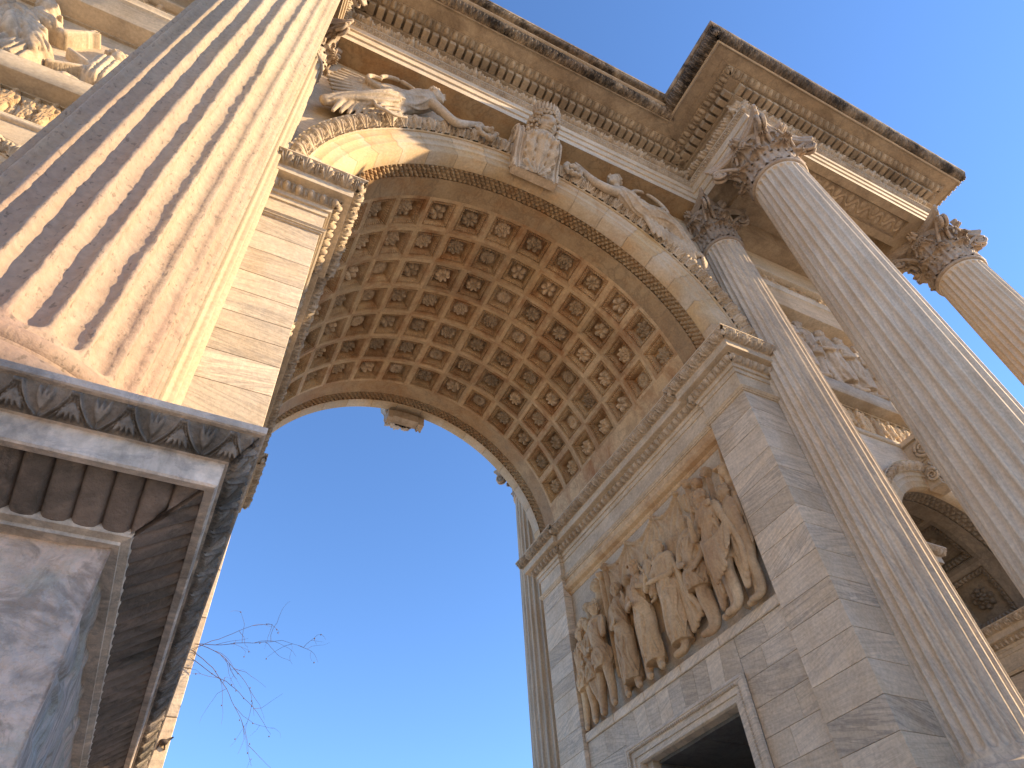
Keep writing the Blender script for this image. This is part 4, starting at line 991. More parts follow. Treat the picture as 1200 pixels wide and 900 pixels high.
def capital_parts(parent, k=1., mat='cap', sub=True):
    """Corinthian capital, base of the bell at local z=0"""
    bell = lathe([(RT*.98, -.10), *arc(RT*1.0, -.05, .055, -90, 90, 7), (RT*.99, .02), (RT*.98, .3), (RT*1.0, .8), (RT*1.08, 1.05), (RT*1.2, 1.2), (RT*1.24, 1.22), (RT*1.2, 1.25)], 40)
    mx = Matrix.Scale(k, 4)
    def put(nm, me, loc=(0, 0, 0), rz=0., label=None):
        o = add(nm, me, M[mat], parent); o.location = Vector(loc)*k; o.rotation_euler = (0, 0, rz); o.scale = (k, k, k); return o
    B = put('capital', bell)
    def sub_(nm, me, loc=(0, 0, 0), rz=0.):
        o = add(nm, me, M[mat], B); o.location = loc; o.rotation_euler = (0, 0, rz); return o
    for i in range(8):
        a = i*PI/4+PI/8; sub_('acanthus_leaf', LEAF1, (RT*1.0*math.cos(a), RT*1.0*math.sin(a), .02), a)
        a = i*PI/4; sub_('acanthus_leaf', LEAF2, (RT*1.0*math.cos(a), RT*1.0*math.sin(a), .38), a)
    for i in range(8):      # stalk leaves that carry the scrolls
        a = i*PI/4+PI/8; sub_('stalk_leaf', LEAF3, (RT*1.02*math.cos(a), RT*1.02*math.sin(a), .72), a)
    for i in range(4):
        a = PI/4+i*PI/2; sub_('volute', VOL, (0, 0, 0), a)
        a2 = i*PI/2; sub_('helix_scroll', HEL, (0, 0, 0), a2); sub_('fleuron', FLE, (0, 0, 0), a2)
    sub_('abacus', ABA)
    return B
LEAF3 = leaf_mesh(.34, .13, .6, 2.2, N=11, Mw=9)
def volute_mesh():
    q = MB()
    t = np.linspace(0, 1, 12); px = RT*1.05+(.96-RT*1.05)*t**1.5; pz = .72+.42*t**.8
    for o in (-.055, .055):
        q.tube(np.stack([px, np.full(12, o*2.2*(1-t)+o*t) if False else o*(2.6-1.6*t), pz], -1), .05, 6)
        spiral_tube(q, np.array([.965, o, 1.00]), (1, 0, 0), (0, 0, 1), .15, 2.1, .045, start=PI*.55, hand=-1)
    q.ell((.965, 0, 1.0), (.075, .10, .075), 8, 6)
    return q.me('volute', True)
def helix_mesh():
    q = MB()
    for s in (-1, 1):
        t = np.linspace(0, 1, 10); q.tube(np.stack([RT*1.12+.08*t, s*(.26-.14*t), .80+.26*t], -1), .032, 6)
        spiral_tube(q, np.array([RT*1.12+.09, s*.10, 1.03]), (0, s*1., 0), (0, 0, 1), .085, 1.7, .028, start=PI*.5, hand=-1, n=26)
    return q.me('helix', True)
def fleuron_mesh():
    me = rosette_mesh(0, .135, 6, 0, nr=7, nf=24); V = np.array([v.co[:] for v in me.vertices]); V = np.stack([-V[:, 0]*1.2+.70, V[:, 1], V[:, 2]+1.325], -1)
    return mesh(V, grid(24, 7, cu=True), 'fleuron', True)
def abacus_mesh():
    def outline(s, n=9):
        pts = []
        for i in range(4):
            a = i*PI/2; c, s_ = math.cos(a), math.sin(a)
            for t in np.linspace(-1, 1, n):
                y = t*.86*s; x = (.86-.21*(1-t*t)**1.0)*s
                if abs(t) == 1: x = .88*s; y = t*.84*s
                pts.append((c*x-s_*y, s_*x+c*y))
        return np.array(pts)
    V = []
    for sc_, z in ((.86, 1.22), (.93, 1.24), (.95, 1.30), (.95, 1.315), (.985, 1.335), (1.0, 1.36), (1.0, 1.418)):
        o = outline(sc_); V.append(np.concatenate([o, np.full((len(o), 1), z)], 1))
    n = len(V[0]); F = grid(len(V), n, cv=True).tolist()+[list(range(n))[::-1], [(len(V)-1)*n+i for i in range(n)]]
    return mesh(np.concatenate(V), F, 'abacus')
VOL, HEL, FLE, ABA = volute_mesh(), helix_mesh(), fleuron_mesh(), abacus_mesh()
ZP = 3.258
def base_mesh():
    pr = [(.93, ZP+.16), *arc(.90, ZP+.25, .085, -80, 80, 8), (.865, ZP+.345), (.865, ZP+.385), (.80, ZP+.40), (.785, ZP+.43), (.80, ZP+.46), (.80, ZP+.47), *arc(.755, ZP+.505, .062, -75, 80, 8), (.73, ZP+.575), (.71, ZP+.585), (.685, ZP+.60), (.665, ZP+.625), (.652, ZP+.65), (RB+.002, ZP+.675)]
    return lathe(pr, 72, 'base')
BASE = base_mesh()
PLINTH = MB(); V_, F_ = cham_box(-.97, .97, -.97, .97, ZP, ZP+.16, .012); PLINTH.add(V_, F_); PLINTH = PLINTH.me('plinth')
SHAFT_FAR = fluted(RB, RT, ZP+.66, ZN-.08, ZP+.73, ZN-.16, ero=.06, seed=5, frac=.82, dep=.98)
SHAFT_NEAR = fluted(RB, RT, ZP+.66, ZN-.08, ZP+.715, ZN-.16, nper=15, nz=420, ero=.20, seed=50, frac=.86, dep=.84)
def column(x, y, label, near=False, rz=0., group='freestanding Corinthian columns of the arch'):
    t = thing('corinthian_column', label, 'column', (x, y, ZP), group)
    m = M['col1'] if near else M['col']
    for nm, me in (('plinth', PLINTH), ('column_base', BASE), ('shaft', SHAFT_NEAR if near else SHAFT_FAR)):
        o = add(nm, me, m, t, loc=(0, 0, -ZP)); 
        if nm == 'shaft': o.rotation_euler = (0, 0, rz)
    if near: t['label'] = label
    B = capital_parts(t); B.location = (0, 0, ZN-ZP)
    return t
if len(SHAFT_NEAR.materials): SHAFT_NEAR.materials.clear()
XC, YC = 4.909, -2.0894
BASE_N = BASE.copy(); PLINTH_N = PLINTH.copy()
def near_col():
    t = thing('corinthian_column', 'huge near pink and cream fluted column on the dark pedestal at left', 'column', (-XC, YC, ZP), 'freestanding Corinthian columns of the arch')
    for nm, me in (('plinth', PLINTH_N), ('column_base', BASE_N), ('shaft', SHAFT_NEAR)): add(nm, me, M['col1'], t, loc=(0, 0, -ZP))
    B = capital_parts(t); B.location = (0, 0, ZN-ZP)
near_col()
column(XC, YC, 'tall greyish fluted column under the projecting cornice corner right of the vault')
column(10.66, YC, 'fluted column at the far right end with blue sky on both sides')
column(XC, D-YC, 'dark grey fluted column standing behind the arch beyond the right jamb')
# engaged columns on the wall
ke = .50/RB
SHAFT_E = fluted(RB, RT, ZP+.66, ZN-.08, ZP+.73, ZN-.16, ero=.05, seed=9, dep=.95)
def engaged(x, y, k, label):
    sh_ = SHAFT_E.copy(); sh_.materials.clear()
    e = add('engaged_column', sh_, M['col'] if x > 0 else M['pale'], ARCH, loc=(x, y, 0), label=label); e.scale = (k, k, 1)
    for nm, me in (('plinth', PLINTH), ('column_base', BASE)):
        m2 = me.copy(); m2.materials.clear(); o = add(nm, m2, M['col'] if x > 0 else M['pale'], e)
    # capital joined into one part
    q = MB(); t = thing('tmp', '', '')
    B = capital_parts(t); bpy.context.view_layer.update()
    for ob in [B]+list(B.children):
        V = np.array([v.co[:] for v in ob.data.vertices]); mw = np.array(ob.matrix_basis if ob is not B else Matrix.Identity(4))
        V = V@mw[:3, :3].T+mw[:3, 3]; q.add(V, [list(p.vertices) for p in ob.data.polygons])
    for ob in list(B.children)+[B, t]: bpy.data.objects.remove(ob)
    c = add('capital', q.me('capital', True), M['cap'], e); c.location = (0, 0, ZN)
    return e
engaged(4.87, -.2, .80, 'three-quarter fluted column against the right pier')
engaged(-4.87, -.2, .80, 'pale fluted column against the left pier behind the near column')
for x in (10.62, -10.62): engaged(x, -.2, .80, 'fluted column against the outer pier end')

# ================================================================== PEDESTALS
HW = 1.173
def ped_parts(t, near=False, bk=1.):
    """column pedestal, local origin on the ground under the column axis"""
    h = HW-.33; YBK = 2.06*bk
    base_ = [(-h, -h), (h, -h), (h, YBK), (-h, YBK), (-h, -h)]
    sqp = [(-1, -1), (1, -1), (1, 1), (-1, 1), (-1, -1)]
    def closed(prof, h):       # closed square sweep with mitres
        mb = MB(); pr = np.array(prof)
        for i in range(4):
            V = []
            for k in (i, i+1):
                c = np.array(base_[k], float); V.append(np.concatenate([c[None]+np.array(sqp[k], float)[None]*pr[:, :1], pr[:, 1:2]], 1))
            mb.add(np.stack(V), grid(2, len(pr)))
        return mb
    top = closed([(-.84, ZP), (.33, ZP), (.334, ZP-.004), (.334, ZP-.03), (.328, ZP-.034), (.315, ZP-.036)], h)
    C = add('pedestal_cornice', top.me(), M['ped'], t)
    add('corona', closed([(.250, ZP-.115), (.24, ZP-.118), (.238, ZP-.205), (.232, ZP-.212), (.206, ZP-.212), (.203, ZP-.20), (.200, ZP-.19)], h).me(), M['ped'], C)
    # leaf cyma: every leaf its own piece
    def pband(pa, pb, per, hf, amp, nu, ntt, name, mat, sect=None):
        L = 2*h; 
        for i in range(4):
            if i == 2: continue
            b0 = np.array(base_[i]); b1 = np.array(base_[i+1]); Ls = np.linalg.norm(b1-b0); d = (b1-b0)/Ls; nrm = np.array([d[1], -d[0]]); hl = Ls/2; mid = (b0+b1)/2
            n = max(2, round(2*(hl+pa[0])/per)); pr_ = 2*(hl+pa[0])/n
            for k in range(n):
                u = np.linspace(k, k+1, nu)[:, None]; tt = np.linspace(0, 1, ntt)[None]
                o = pa[0]+(pb[0]-pa[0])*tt; z = pa[1]+(pb[1]-pa[1])*tt
                if sect is not None: 
                    so, sz = sect(tt); o = o+so; z = z+sz
                s_ = (u*pr_-(hl+pa[0])); lim = hl+o; s_ = np.clip(s_, -lim, lim)
                if k == 0: s_ = np.where(u <= k+1e-6, -lim, s_)
                if k == n-1: s_ = np.where(u >= k+1-1e-6, lim, s_)
                hh = hf(u-k+0*tt, tt+0*u)*amp; hh[:, 0] = 0; hh[:, -1] = 0
                tz = np.array([pb[0]-pa[0], pb[1]-pa[1]]); tz /= np.linalg.norm(tz); nn = np.array([-tz[1], tz[0]])
                if nn[0] < 0 or (abs(nn[0]) < .3 and nn[1] > 0): nn = -nn
                oo = o+hh*nn[0]
                XY = mid[None, None]+d[None, None]*s_[..., None]+nrm[None, None]*oo[..., None]
                add(name, mesh(np.concatenate([XY, (z+hh*nn[1])[..., None]], -1), grid(nu, ntt), 'piece', True), M[mat], C)
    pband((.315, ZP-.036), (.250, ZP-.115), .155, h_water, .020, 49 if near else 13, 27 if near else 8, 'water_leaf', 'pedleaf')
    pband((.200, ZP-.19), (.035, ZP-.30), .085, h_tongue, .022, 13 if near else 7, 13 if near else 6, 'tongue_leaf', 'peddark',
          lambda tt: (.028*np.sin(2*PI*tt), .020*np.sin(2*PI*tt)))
    add('cornice_bead', closed([(.045, ZP-.295), (.050, ZP-.31), (.045, ZP-.325), (.02, ZP-.333), (.02, ZP-.345), (-.05, ZP-.348)], h).me(), M['ped'], C)
    # dado with worn faces
    mb = MB(); nn_ = 150 if near else 8
    for i in range(4):
        c0 = np.array(base_[i]); c1 = np.array(base_[i+1]); u = np.linspace(0, 1, nn_); z = np.linspace(.5, ZP-.345, nn_)
        d = (c1-c0)/np.linalg.norm(c1-c0); nrm = np.array([d[1], -d[0]])
        U, Z = np.meshgrid(u, z, indexing='ij')
        e = np.clip(np.minimum(U, 1-U)*12, 0, 1)
        wv = (.008*vnoise2(U*5+i*9, Z*5, 70)+.004*vnoise2(U*16, Z*16, 71)+.008*np.tanh(9*(vnoise2(U*7+i*3, Z*4.5, 75)+.5*vnoise2(U*19, Z*13, 76)-.12))-.012-.024*np.exp(-(vnoise2(U*4+3, Z*2.6, 77)/.035)**2))*e if near else 0*U
        XY = c0[None, None]+(c1-c0)[None, None]*U[..., None]+nrm[None, None]*(wv-.004)[..., None]
        mb.add(np.concatenate([XY, Z[..., None]], -1), grid(nn_, nn_))
    add('dado', mb.me(smooth=False), M['dado'], t)
    add('pedestal_base', closed([(0, .5), (.03, .5), (.04, .46), (.10, .40), (.16, .36), (.18, .33), (.18, .25), (.22, .24), (.22, 0)], h).me(), M['ped'], t)
def pedestal(x, y, label, near=False):
    t = thing('column_pedestal', label, 'pedestal', (x, y, 0), 'square pedestals under the columns')
    ped_parts(t, near); return t
pn = pedestal(-XC, YC, 'dark weathered pedestal with carved leaf cornice close overhead at lower left', True)
pf = pedestal(XC, YC, 'square marble pedestal under the tall column right of the passage')
def copy_tree(o, par=None):
    c = o.copy(); COL.objects.link(c)
    if par is not None: c.parent = par
    for ch in o.children: copy_tree(ch, c)
    return c
for (x, y, lb) in ((10.66, YC, 'square marble pedestal under the column at the far right end'), (XC, D-YC, 'square marble pedestal behind the arch on the right side')):
    c = copy_tree(pf); c.location = (x, y, 0); c.rotation_euler = (0, 0, PI if y > 0 else 0); c['label'] = lb
# long low pedestals under the engaged columns are part of the arch
for s in (1, -1):
    q = MB()
    for xx in (10.62,): q.box(s*xx-.82, s*xx+.82, -1.0, -.003, 0, ZP)
    add('pier_pedestal', q.me(), M['block'], ARCH)

# ================================================================== SIDE BAYS: walls with reliefs, ledges and small arches
placeF = lambda y0: (lambda u, v, h: np.stack([u, y0-h, v], -1))
for s in (1, -1):
    xa, xb = (5.35, 10.15) if s > 0 else (-10.15, -5.35)
    W_ = MB()
    # wall leaves with recesses for the carved panels
    W_.box(xa, xb, .003, .05, 9.35, 9.84); W_.box(xa, xb, .08, .12, 9.8, 10.55); W_.box(xa, xb, .003, .12, 10.50, 10.95); W_.box(xa, xb, .16, .2, 10.9, 13.2); W_.box(xa, xb, .003, .2, 13.05, 14.0); W_.box(xa, xb, .08, .12, 13.9, 15.1); W_.box(xa, xb, .003, .12, 15.0, 16.1)
    SW = add('side_wall', W_.me(), M['plain'], ARCH)
    def bar(prof, nm, mat='plain'):
        pr = np.array(prof); V = np.stack([np.stack([np.full(len(pr), x), -pr[:, 0], pr[:, 1]], -1) for x in (xa, xb)])
        add(nm, mesh(V, grid(2, len(pr))), M[mat], SW)
    bar([(0, 9.74), (.03, 9.75), (.05, 9.78), (.05, 9.80), (.02, 9.82), (.02, 9.835), (.04, 9.85), (-.08, 9.86)], 'fillet_molding')
    bar([(-.2, 10.53), (.22, 10.535), (.23, 10.54), (.23, 10.90), (.225, 10.905), (-.2, 10.91)], 'relief_ledge')
    bar([(-.2, 13.10), (.28, 13.105), (.29, 13.11), (.29, 13.70), (.33, 13.71), (.33, 13.76), (.30, 13.78), (.36, 13.83), (.36, 13.86), (-.1, 13.87)], 'upper_ledge')
    bar([(-.1, 15.0), (.1, 15.01), (.12, 15.04), (.12, 15.09), (0, 15.1)], 'fillet_molding')
    # carved procession in the low band
    FB = add('frieze_panel', mesh([(xa, .075, 9.86), (xb, .075, 9.86), (xb, .075, 10.52), (xa, .075, 10.52)], [[0, 1, 2, 3]]), M['relief'], SW)
    r_ = np.random.default_rng(5)
    n = 0; x = xa+.25
    while x < xb-.2:
        kw = dict(face=int(r_.choice([-1, 1])), robe=str(r_.choice(['long', 'short', 'long'])), base=.03+.02*(n % 2), cloak=bool(r_.random() > .5), lean=float(r_.uniform(-.05, .05)))
        add('procession_figure', standing(placeF(.075), x, 9.87, .60+r_.uniform(-.03, .03), .0115, 100+n, **kw), M['relief'], FB); x += .19+r_.uniform(0, .06); n += 1
        if s < 0 and x > -6.0: break
    # scene above the ledge
    UP = add('upper_panel', mesh([(xa, .155, 10.91), (xb, .155, 10.91), (xb, .155, 13.1), (xa, .155, 13.1)], [[0, 1, 2, 3]]), M['plain'], SW)
    if s > 0:
        for k, (x, kw) in enumerate([(5.75, dict(robe='long', th=50)), (6.20, dict(robe='short', th=-60, armL=((-.16, .66, -.03), (-.24, .78, -.06)))), (6.80, dict(robe='long', th=10, cloak=.6, beard=True)), (7.35, dict(robe='long', th=60, cloak=.8)),
                                     (7.95, dict(robe='short', th=-60, cloak=.4)), (8.6, dict(robe='long', th=50)), (9.2, dict(robe='short', th=-60, crest=True))]):
            me = set_in(carve_person(1.90, base=.16, seed=140+7*k, voxel=.019, **kw), lambda X_, Y_, Z_, x=x: np.stack([x+X_*1.1, .155+np.minimum(Y_, .05), 10.92+Z_], -1)); add('figure', me, M['carve'], UP)
    else:
        f = HF(-9.2, -7.3, 10.9, 13.1, .016, 77)      # large seated draped figure
        f.cap((-8.15, 12.1), .34, (-8.05, 11.75), .36, .16, .7, folds=6, famp=.03); f.cap((-8.0, 11.75), .27, (-7.72, 11.5), .22, .18, .8, folds=5, famp=.03)
        f.cap((-7.75, 11.5), .22, (-7.82, 11.0), .26, .16, .75, folds=6, famp=.035); f.cap((-8.3, 11.7), .33, (-8.2, 11.05), .40, .08, .7, folds=7, famp=.035)
        for k in range(5): f.cap((-8.35+.1*k, 12.2-.1*k), .05, (-7.75+.03*k, 11.85-.15*k), .05, .34, .8)
        f.arm((-7.95, 12.3), (-7.62, 12.15), (-7.45, 12.45), .085, .25, .5); f.arm((-8.35, 12.3), (-8.55, 11.95), (-8.3, 11.7), .085, .25, .5)
        f.cap((-8.1, 12.45), .09, (-8.08, 12.6), .09, .22); f.head((-8.05, 12.78), .17, .2, 1, hair=1)
        add('figure', f.mesh(placeF(.155)), M['carve'], UP, label='large seated draped woman carved in relief')
        f = HF(-7.6, -6.2, 10.9, 12.9, .016, 78)      # trophy of arms
        f.cap((-7.0, 12.0), .22, (-7.0, 11.55), .20, .10, .8, folds=6, famp=.025); f.head((-6.98, 12.33), .14, .12, 1, crest=True)
        for k in range(11):
            a = RNG.uniform(0, 2*PI); c = (-7.0+RNG.uniform(-.42, .42), 11.45+RNG.uniform(-.4, .55)); L = RNG.uniform(.15, .45)
            f.cap(c, .05, (c[0]+L*math.cos(a), c[1]+L*math.sin(a)), .035, RNG.uniform(.05, .18), .9, cross=3, famp=.012)
        for c, r in (((-7.25, 11.2), .24), ((-6.75, 11.25), .22), ((-7.05, 11.05), .18)): f.cap(c, r, c, r*.99, .06, .55, folds=5, famp=.02); f.cap(c, r*.3, c, r*.28, .18, .7)
        f.cap((-7.45, 11.9), .04, (-6.45, 11.35), .04, .2); f.cap((-7.5, 11.35), .04, (-6.5, 12.0), .04, .2)
        for k in range(6): f.cap((-6.75+.03*k, 12.15-.08*k), .08, (-6.55+.05*k, 12.0-.12*k), .06, .12, .8, folds=3, famp=.02)
        add('trophy_of_arms', f.mesh(placeF(.155)), M['carve'], UP)
    # top band of small figures under the ceiling
    TB = add('upper_frieze', mesh([(xa, .075, 13.87), (xb, .075, 13.87), (xb, .075, 15.0), (xa, .075, 15.0)], [[0, 1, 2, 3]]), M['relief'], SW)
    for k, x in enumerate(np.arange(xa+.4, xb-.3, .45)):
        add('procession_figure', standing(placeF(.075), float(x), 13.88, .98, .022, 180+k, face=(-1, 1)[k % 2], robe=('bare', 'long', 'short')[k % 3], base=.05, stride=.1, lean=(-.12, .1)[k % 2]), M['relief'], TB)
    # small arch
    cx, r2, z2 = s*7.75, 1.75, 7.05
    archivolt(0., 1, r2, z2, cx, .62, 11, .42)
    q = MB(); q.add(*revolve([(r2+.28, .42), (r2+.28, D)], 0, PI, 33, cx, z2)); 
    SV = add('side_vault', q.me(), M['dark'], ARCH)
    q = MB(); q.add(*revolve([(r2+.05, .40), (r2, .405), (r2, .62)], 0, PI, 33, cx, z2)); q.add(*revolve([(r2, .135), (r2, .16), (r2+.05, .163)], 0, PI, 33, cx, z2)); add('soffit_band', q.me(), M['side'], SV)
    nu, ntt = 300, 9; a = np.linspace(.02, PI-.02, nu)[:, None]; t = np.linspace(0, 1, ntt)[None]; u = a*r2/.12; hh = 0
    for k in range(3): hh = np.maximum(hh, sq(1-((((u+.5*(k % 2)) % 1)-.5)/.42)**2-((t-(k+.5)/3)/.15)**2))
    rr = r2+.03-.05*hh; add('laurel_strip', mesh(np.stack([cx+rr*np.cos(a), .16+.24*t+0*a, z2+rr*np.sin(a)], -1), grid(nu, ntt), 'laurel', True), M['side'], SV, stuff=True)
    nc = 5; pa = 180/nc; vm2 = M['side']; CS = coffer_mesh(r2, r2*rad(pa)/2, .55, 9, .16, .10, .10); RS = rosette_mesh(r2+.16, .22, 8, 2)
    for i in range(nc):
        for j in range(6):
            th = rad(pa*(i+.5)); y = .62+.55+1.1*j
            if y > D-.3: continue
            add('coffer', CS, vm2, SV, loc=(cx, y, z2), rot=(0, -th, 0)); add('rosette', RS, vm2, SV, loc=(cx, y, z2), rot=(0, -th, 0))
    # side passage walls, with small imposts
    p1 = [(cx-r2-.6, 0), (cx-r2, 0), (cx-r2, D), (cx-r2-.6, D)]; p2 = [(cx+r2+.6, D), (cx+r2, D), (cx+r2, 0), (cx+r2+.6, 0)]
    for p_ in (p1, p2): impost(p_, SV, z2+.01, .66)
    for xx in (cx-r2, cx+r2):
        d_ = .1 if xx > cx else -.1
        for a, b in zip(*(lambda c: (c[:-1], c[1:]))(courses(0, 6.28, .52, 8))):
            block(*sorted((xx, xx+d_*.5)), .0, 2.3, a, b)
            block(*sorted((xx, xx+d_*.5)), 2.32, D, a, b)
            sgn = 1 if xx > cx else -1
            block(*sorted((xx+sgn*.003, xx+sgn*.55)), -.0, .04, a, b)
    # scroll keystone of the small arch
    q = MB(); q.box(cx-.22, cx+.22, -.42, 0, 9.28, 9.72); q.box(cx-.28, cx+.28, -.50, 0, 9.72, 9.82); q.box(cx-.19, cx+.19, -.26, 0, 8.74, 9.28)
    KS = add('scroll_keystone', q.me(), M['plain'], ARCH)
    e = MB()
    for sx in (-1, 1):
        spiral_tube(e, np.array([cx+sx*.235, -.33, 9.50]), (0, 1, 0), (0, 0, 1), .20, 2.6, .045, start=PI/2, n=60)
        spiral_tube(e, np.array([cx+sx*.225, -.20, 8.95]), (0, 1, 0), (0, 0, 1), .11, 2.0, .032, start=PI/2, n=40)
    add('scroll', e.me(smooth=True), M['plain'], KS)
    lm = add('acanthus_leaf', leaf_mesh(.55, .2, 2., 2.5), M['carve'], KS, loc=(cx, -.27, 8.78), rot=(0, 0, -PI/2))

# ================================================================== VICTORIES IN THE SPANDRELS
def victory_left():
    mb = MB(); Y0 = -.30
    torso = [(-2.44, -.32, 15.28, .22), (-2.60, -.32, 15.05, .23), (-2.78, -.30, 14.82, .20), (-3.02, -.30, 14.50, .25)]
    legA = [(-3.0, -.33, 14.50, .23), (-3.28, -.36, 14.18, .20), (-3.50, -.34, 13.95, .16), (-3.82, -.28, 13.74, .12), (-4.18, -.24, 13.46, .09)]
    legB = [(-3.05, -.24, 14.68, .20), (-3.45, -.22, 14.34, .17), (-3.85, -.19, 14.0, .13), (-4.2, -.17, 13.66, .09)]
    for P in (torso, legA, legB): limb(mb, P)
    folds(mb, torso, range(-80, 100, 26), .030, 1); folds(mb, legA, range(-110, 100, 22), .034, 2, .004); folds(mb, legB, range(-40, 100, 28), .03, 3)
    for k in range(9):     # skirt hanging under the thigh
        t = k/8; x, z = -2.85-1.0*t, 14.30-.62*t; limb(mb, [(x, -.33, z, .05), (x-.10, -.30, z-.20, .055), (x-.16, -.22, z-.42, .035)], 8, 7)
    for k in range(3):     # the loop of cloth swinging below the knee
        limb(mb, [(-3.15+.1*k, -.40, 14.25-.1*k, .03), (-3.45+.08*k, -.44, 13.80-.05*k, .035), (-3.30+.12*k, -.42, 13.62, .03), (-3.0+.1*k, -.40, 13.86, .025)], 14, 7)
    limb(mb, [(-2.36, -.30, 15.40, .085), (-2.31, -.32, 15.52, .085)], 4); head3(mb, (-2.26, -.34, 15.64), .19, 1)
    limb(mb, [(-2.40, -.40, 15.12, .12), (-2.10, -.42, 14.82, .095), (-1.84, -.38, 14.66, .085), (-1.55, -.36, 14.98, .07), (-1.33, -.34, 15.26, .05)], 20); hand3(mb, (-1.30, -.34, 15.31), (.5, 0, .6), .055)
    limb(mb, [(-2.55, -.26, 15.48, .10), (-2.85, -.25, 15.36, .085), (-3.2, -.26, 15.14, .065)], 10); hand3(mb, (-3.24, -.26, 15.12), (-.7, 0, .1), .055)
    wreath3(mb, (-1.14, -.32, 15.08), .185, .075, 3)
    for k in range(22):
        t = k/21; mb.ell((-2.18+.85*t, -.22+.015*math.sin(k*2), 15.30-.16*math.sin(PI*t)+.12*t+.02*math.sin(k*3)), (.055, .05, .055), 7, 5)
    for k in range(9):     # wing feathers, two rows
        limb(mb, [(-2.85, -.17, 15.12-.02*k, .05), (-3.5, -.15, 14.72+.085*k, .06), (-4.30+.05*abs(k-4), -.14, 14.22+.155*k, .035)], 12, 8)
        if k < 7: limb(mb, [(-2.9, -.22, 15.08-.02*k, .045), (-3.3, -.21, 14.80+.07*k, .05), (-3.62, -.20, 14.62+.10*k, .03)], 9, 7)
    A = np.linspace(rad(-25), rad(165), 20); mb.tube(np.stack([-3.0+.40*np.cos(A), -.24+0*A, 15.56+.40*np.sin(A)], -1), .045, 8); mb.ell((-3.0, -.10, 15.56), (.40, .06, .40), 18, 10)
    A = np.linspace(rad(70), rad(290), 16); mb.tube(np.stack([-3.42+.20*np.cos(A), -.30+0*A, 15.20+.22*np.sin(A)], -1), np.linspace(.03, .075, 16), 8)
    return add('victory_figure', fuse(mb, .0155), M['carve'], ARCH, label='winged victory holding out a wreath, carved left of the keystone, partly sunlit')
def victory_right():
    mb = MB()
    torso = [(2.08, -.32, 15.02, .20), (2.22, -.33, 14.78, .22), (2.42, -.31, 14.60, .19), (2.70, -.30, 14.56, .25)]
    legA = [(2.68, -.33, 14.56, .24), (2.98, -.36, 14.46, .21), (3.27, -.34, 14.28, .17), (3.50, -.30, 14.02, .13), (3.72, -.27, 13.70, .10)]
    legB = [(2.75, -.22, 14.72, .20), (3.2, -.21, 14.58, .16), (3.6, -.19, 14.25, .12), (3.85, -.18, 13.9, .09)]
    for P in (torso, legA, legB): limb(mb, P)
    folds(mb, torso, range(-80, 100, 24), .028, 11); folds(mb, legA, range(-100, 100, 24), .032, 12, .003); folds(mb, legB, range(-40, 100, 28), .028, 13)
    for k in range(9):
        t = k/8; x, z = 2.55+.95*t, 14.36-.42*t-.10*t*t; limb(mb, [(x, -.34, z, .05), (x+.10, -.31, z-.20, .055), (x+.18, -.24, z-.38, .035)], 8, 7)
    for k in range(5):     # swirl of cloth round the feet
        A = np.linspace(rad(150-20*k), rad(-70), 12); mb.tube(np.stack([3.74+(.10+.055*k)*np.cos(A), -.34+.03*k+0*A, 13.62+(.12+.06*k)*np.sin(A)], -1), .036, 7)
    limb(mb, [(2.05, -.30, 15.22, .085), (2.04, -.32, 15.40, .085)], 4); head3(mb, (2.0, -.34, 15.56), .18, -1)
    limb(mb, [(1.90, -.36, 14.92, .12), (1.64, -.38, 14.86, .10), (1.38, -.36, 14.98, .085), (1.20, -.34, 15.26, .07), (1.09, -.34, 15.48, .05)], 20); hand3(mb, (1.07, -.34, 15.52), (-.3, 0, .6), .055)
    limb(mb, [(2.32, -.27, 15.22, .11), (2.62, -.27, 15.10, .09), (3.0, -.27, 15.12, .07), (3.36, -.26, 15.46, .05)], 14); hand3(mb, (3.40, -.26, 15.52), (.4, 0, .6), .055)
    wreath3(mb, (.90, -.32, 15.20), .19, .07, 5)
    for k in range(14):
        t = k/13; mb.ell((1.25+.45*t, -.24, 15.62-.22*t+.03*math.sin(k*2.2)), (.05, .05, .05), 7, 5)
    for k in range(8):
        limb(mb, [(2.50+.03*k, -.18, 15.30, .05), (2.70+.07*k, -.16, 15.75-.035*k, .06), (2.78+.115*k, -.15, 16.0-.125*k, .035)], 10, 8)
    A = np.linspace(rad(170), rad(0), 18); mb.tube(np.stack([3.02+.50*np.cos(A), -.24+0*A, 15.42+.58*np.sin(A)], -1), .045, 8); mb.ell((3.0, -.10, 15.42), (.46, .05, .52), 18, 10)
    return add('victory_figure', fuse(mb, .0155), M['carve'], ARCH, label='winged victory stretching an arm to a wreath, carved right of the keystone')
victory_left(); victory_right()

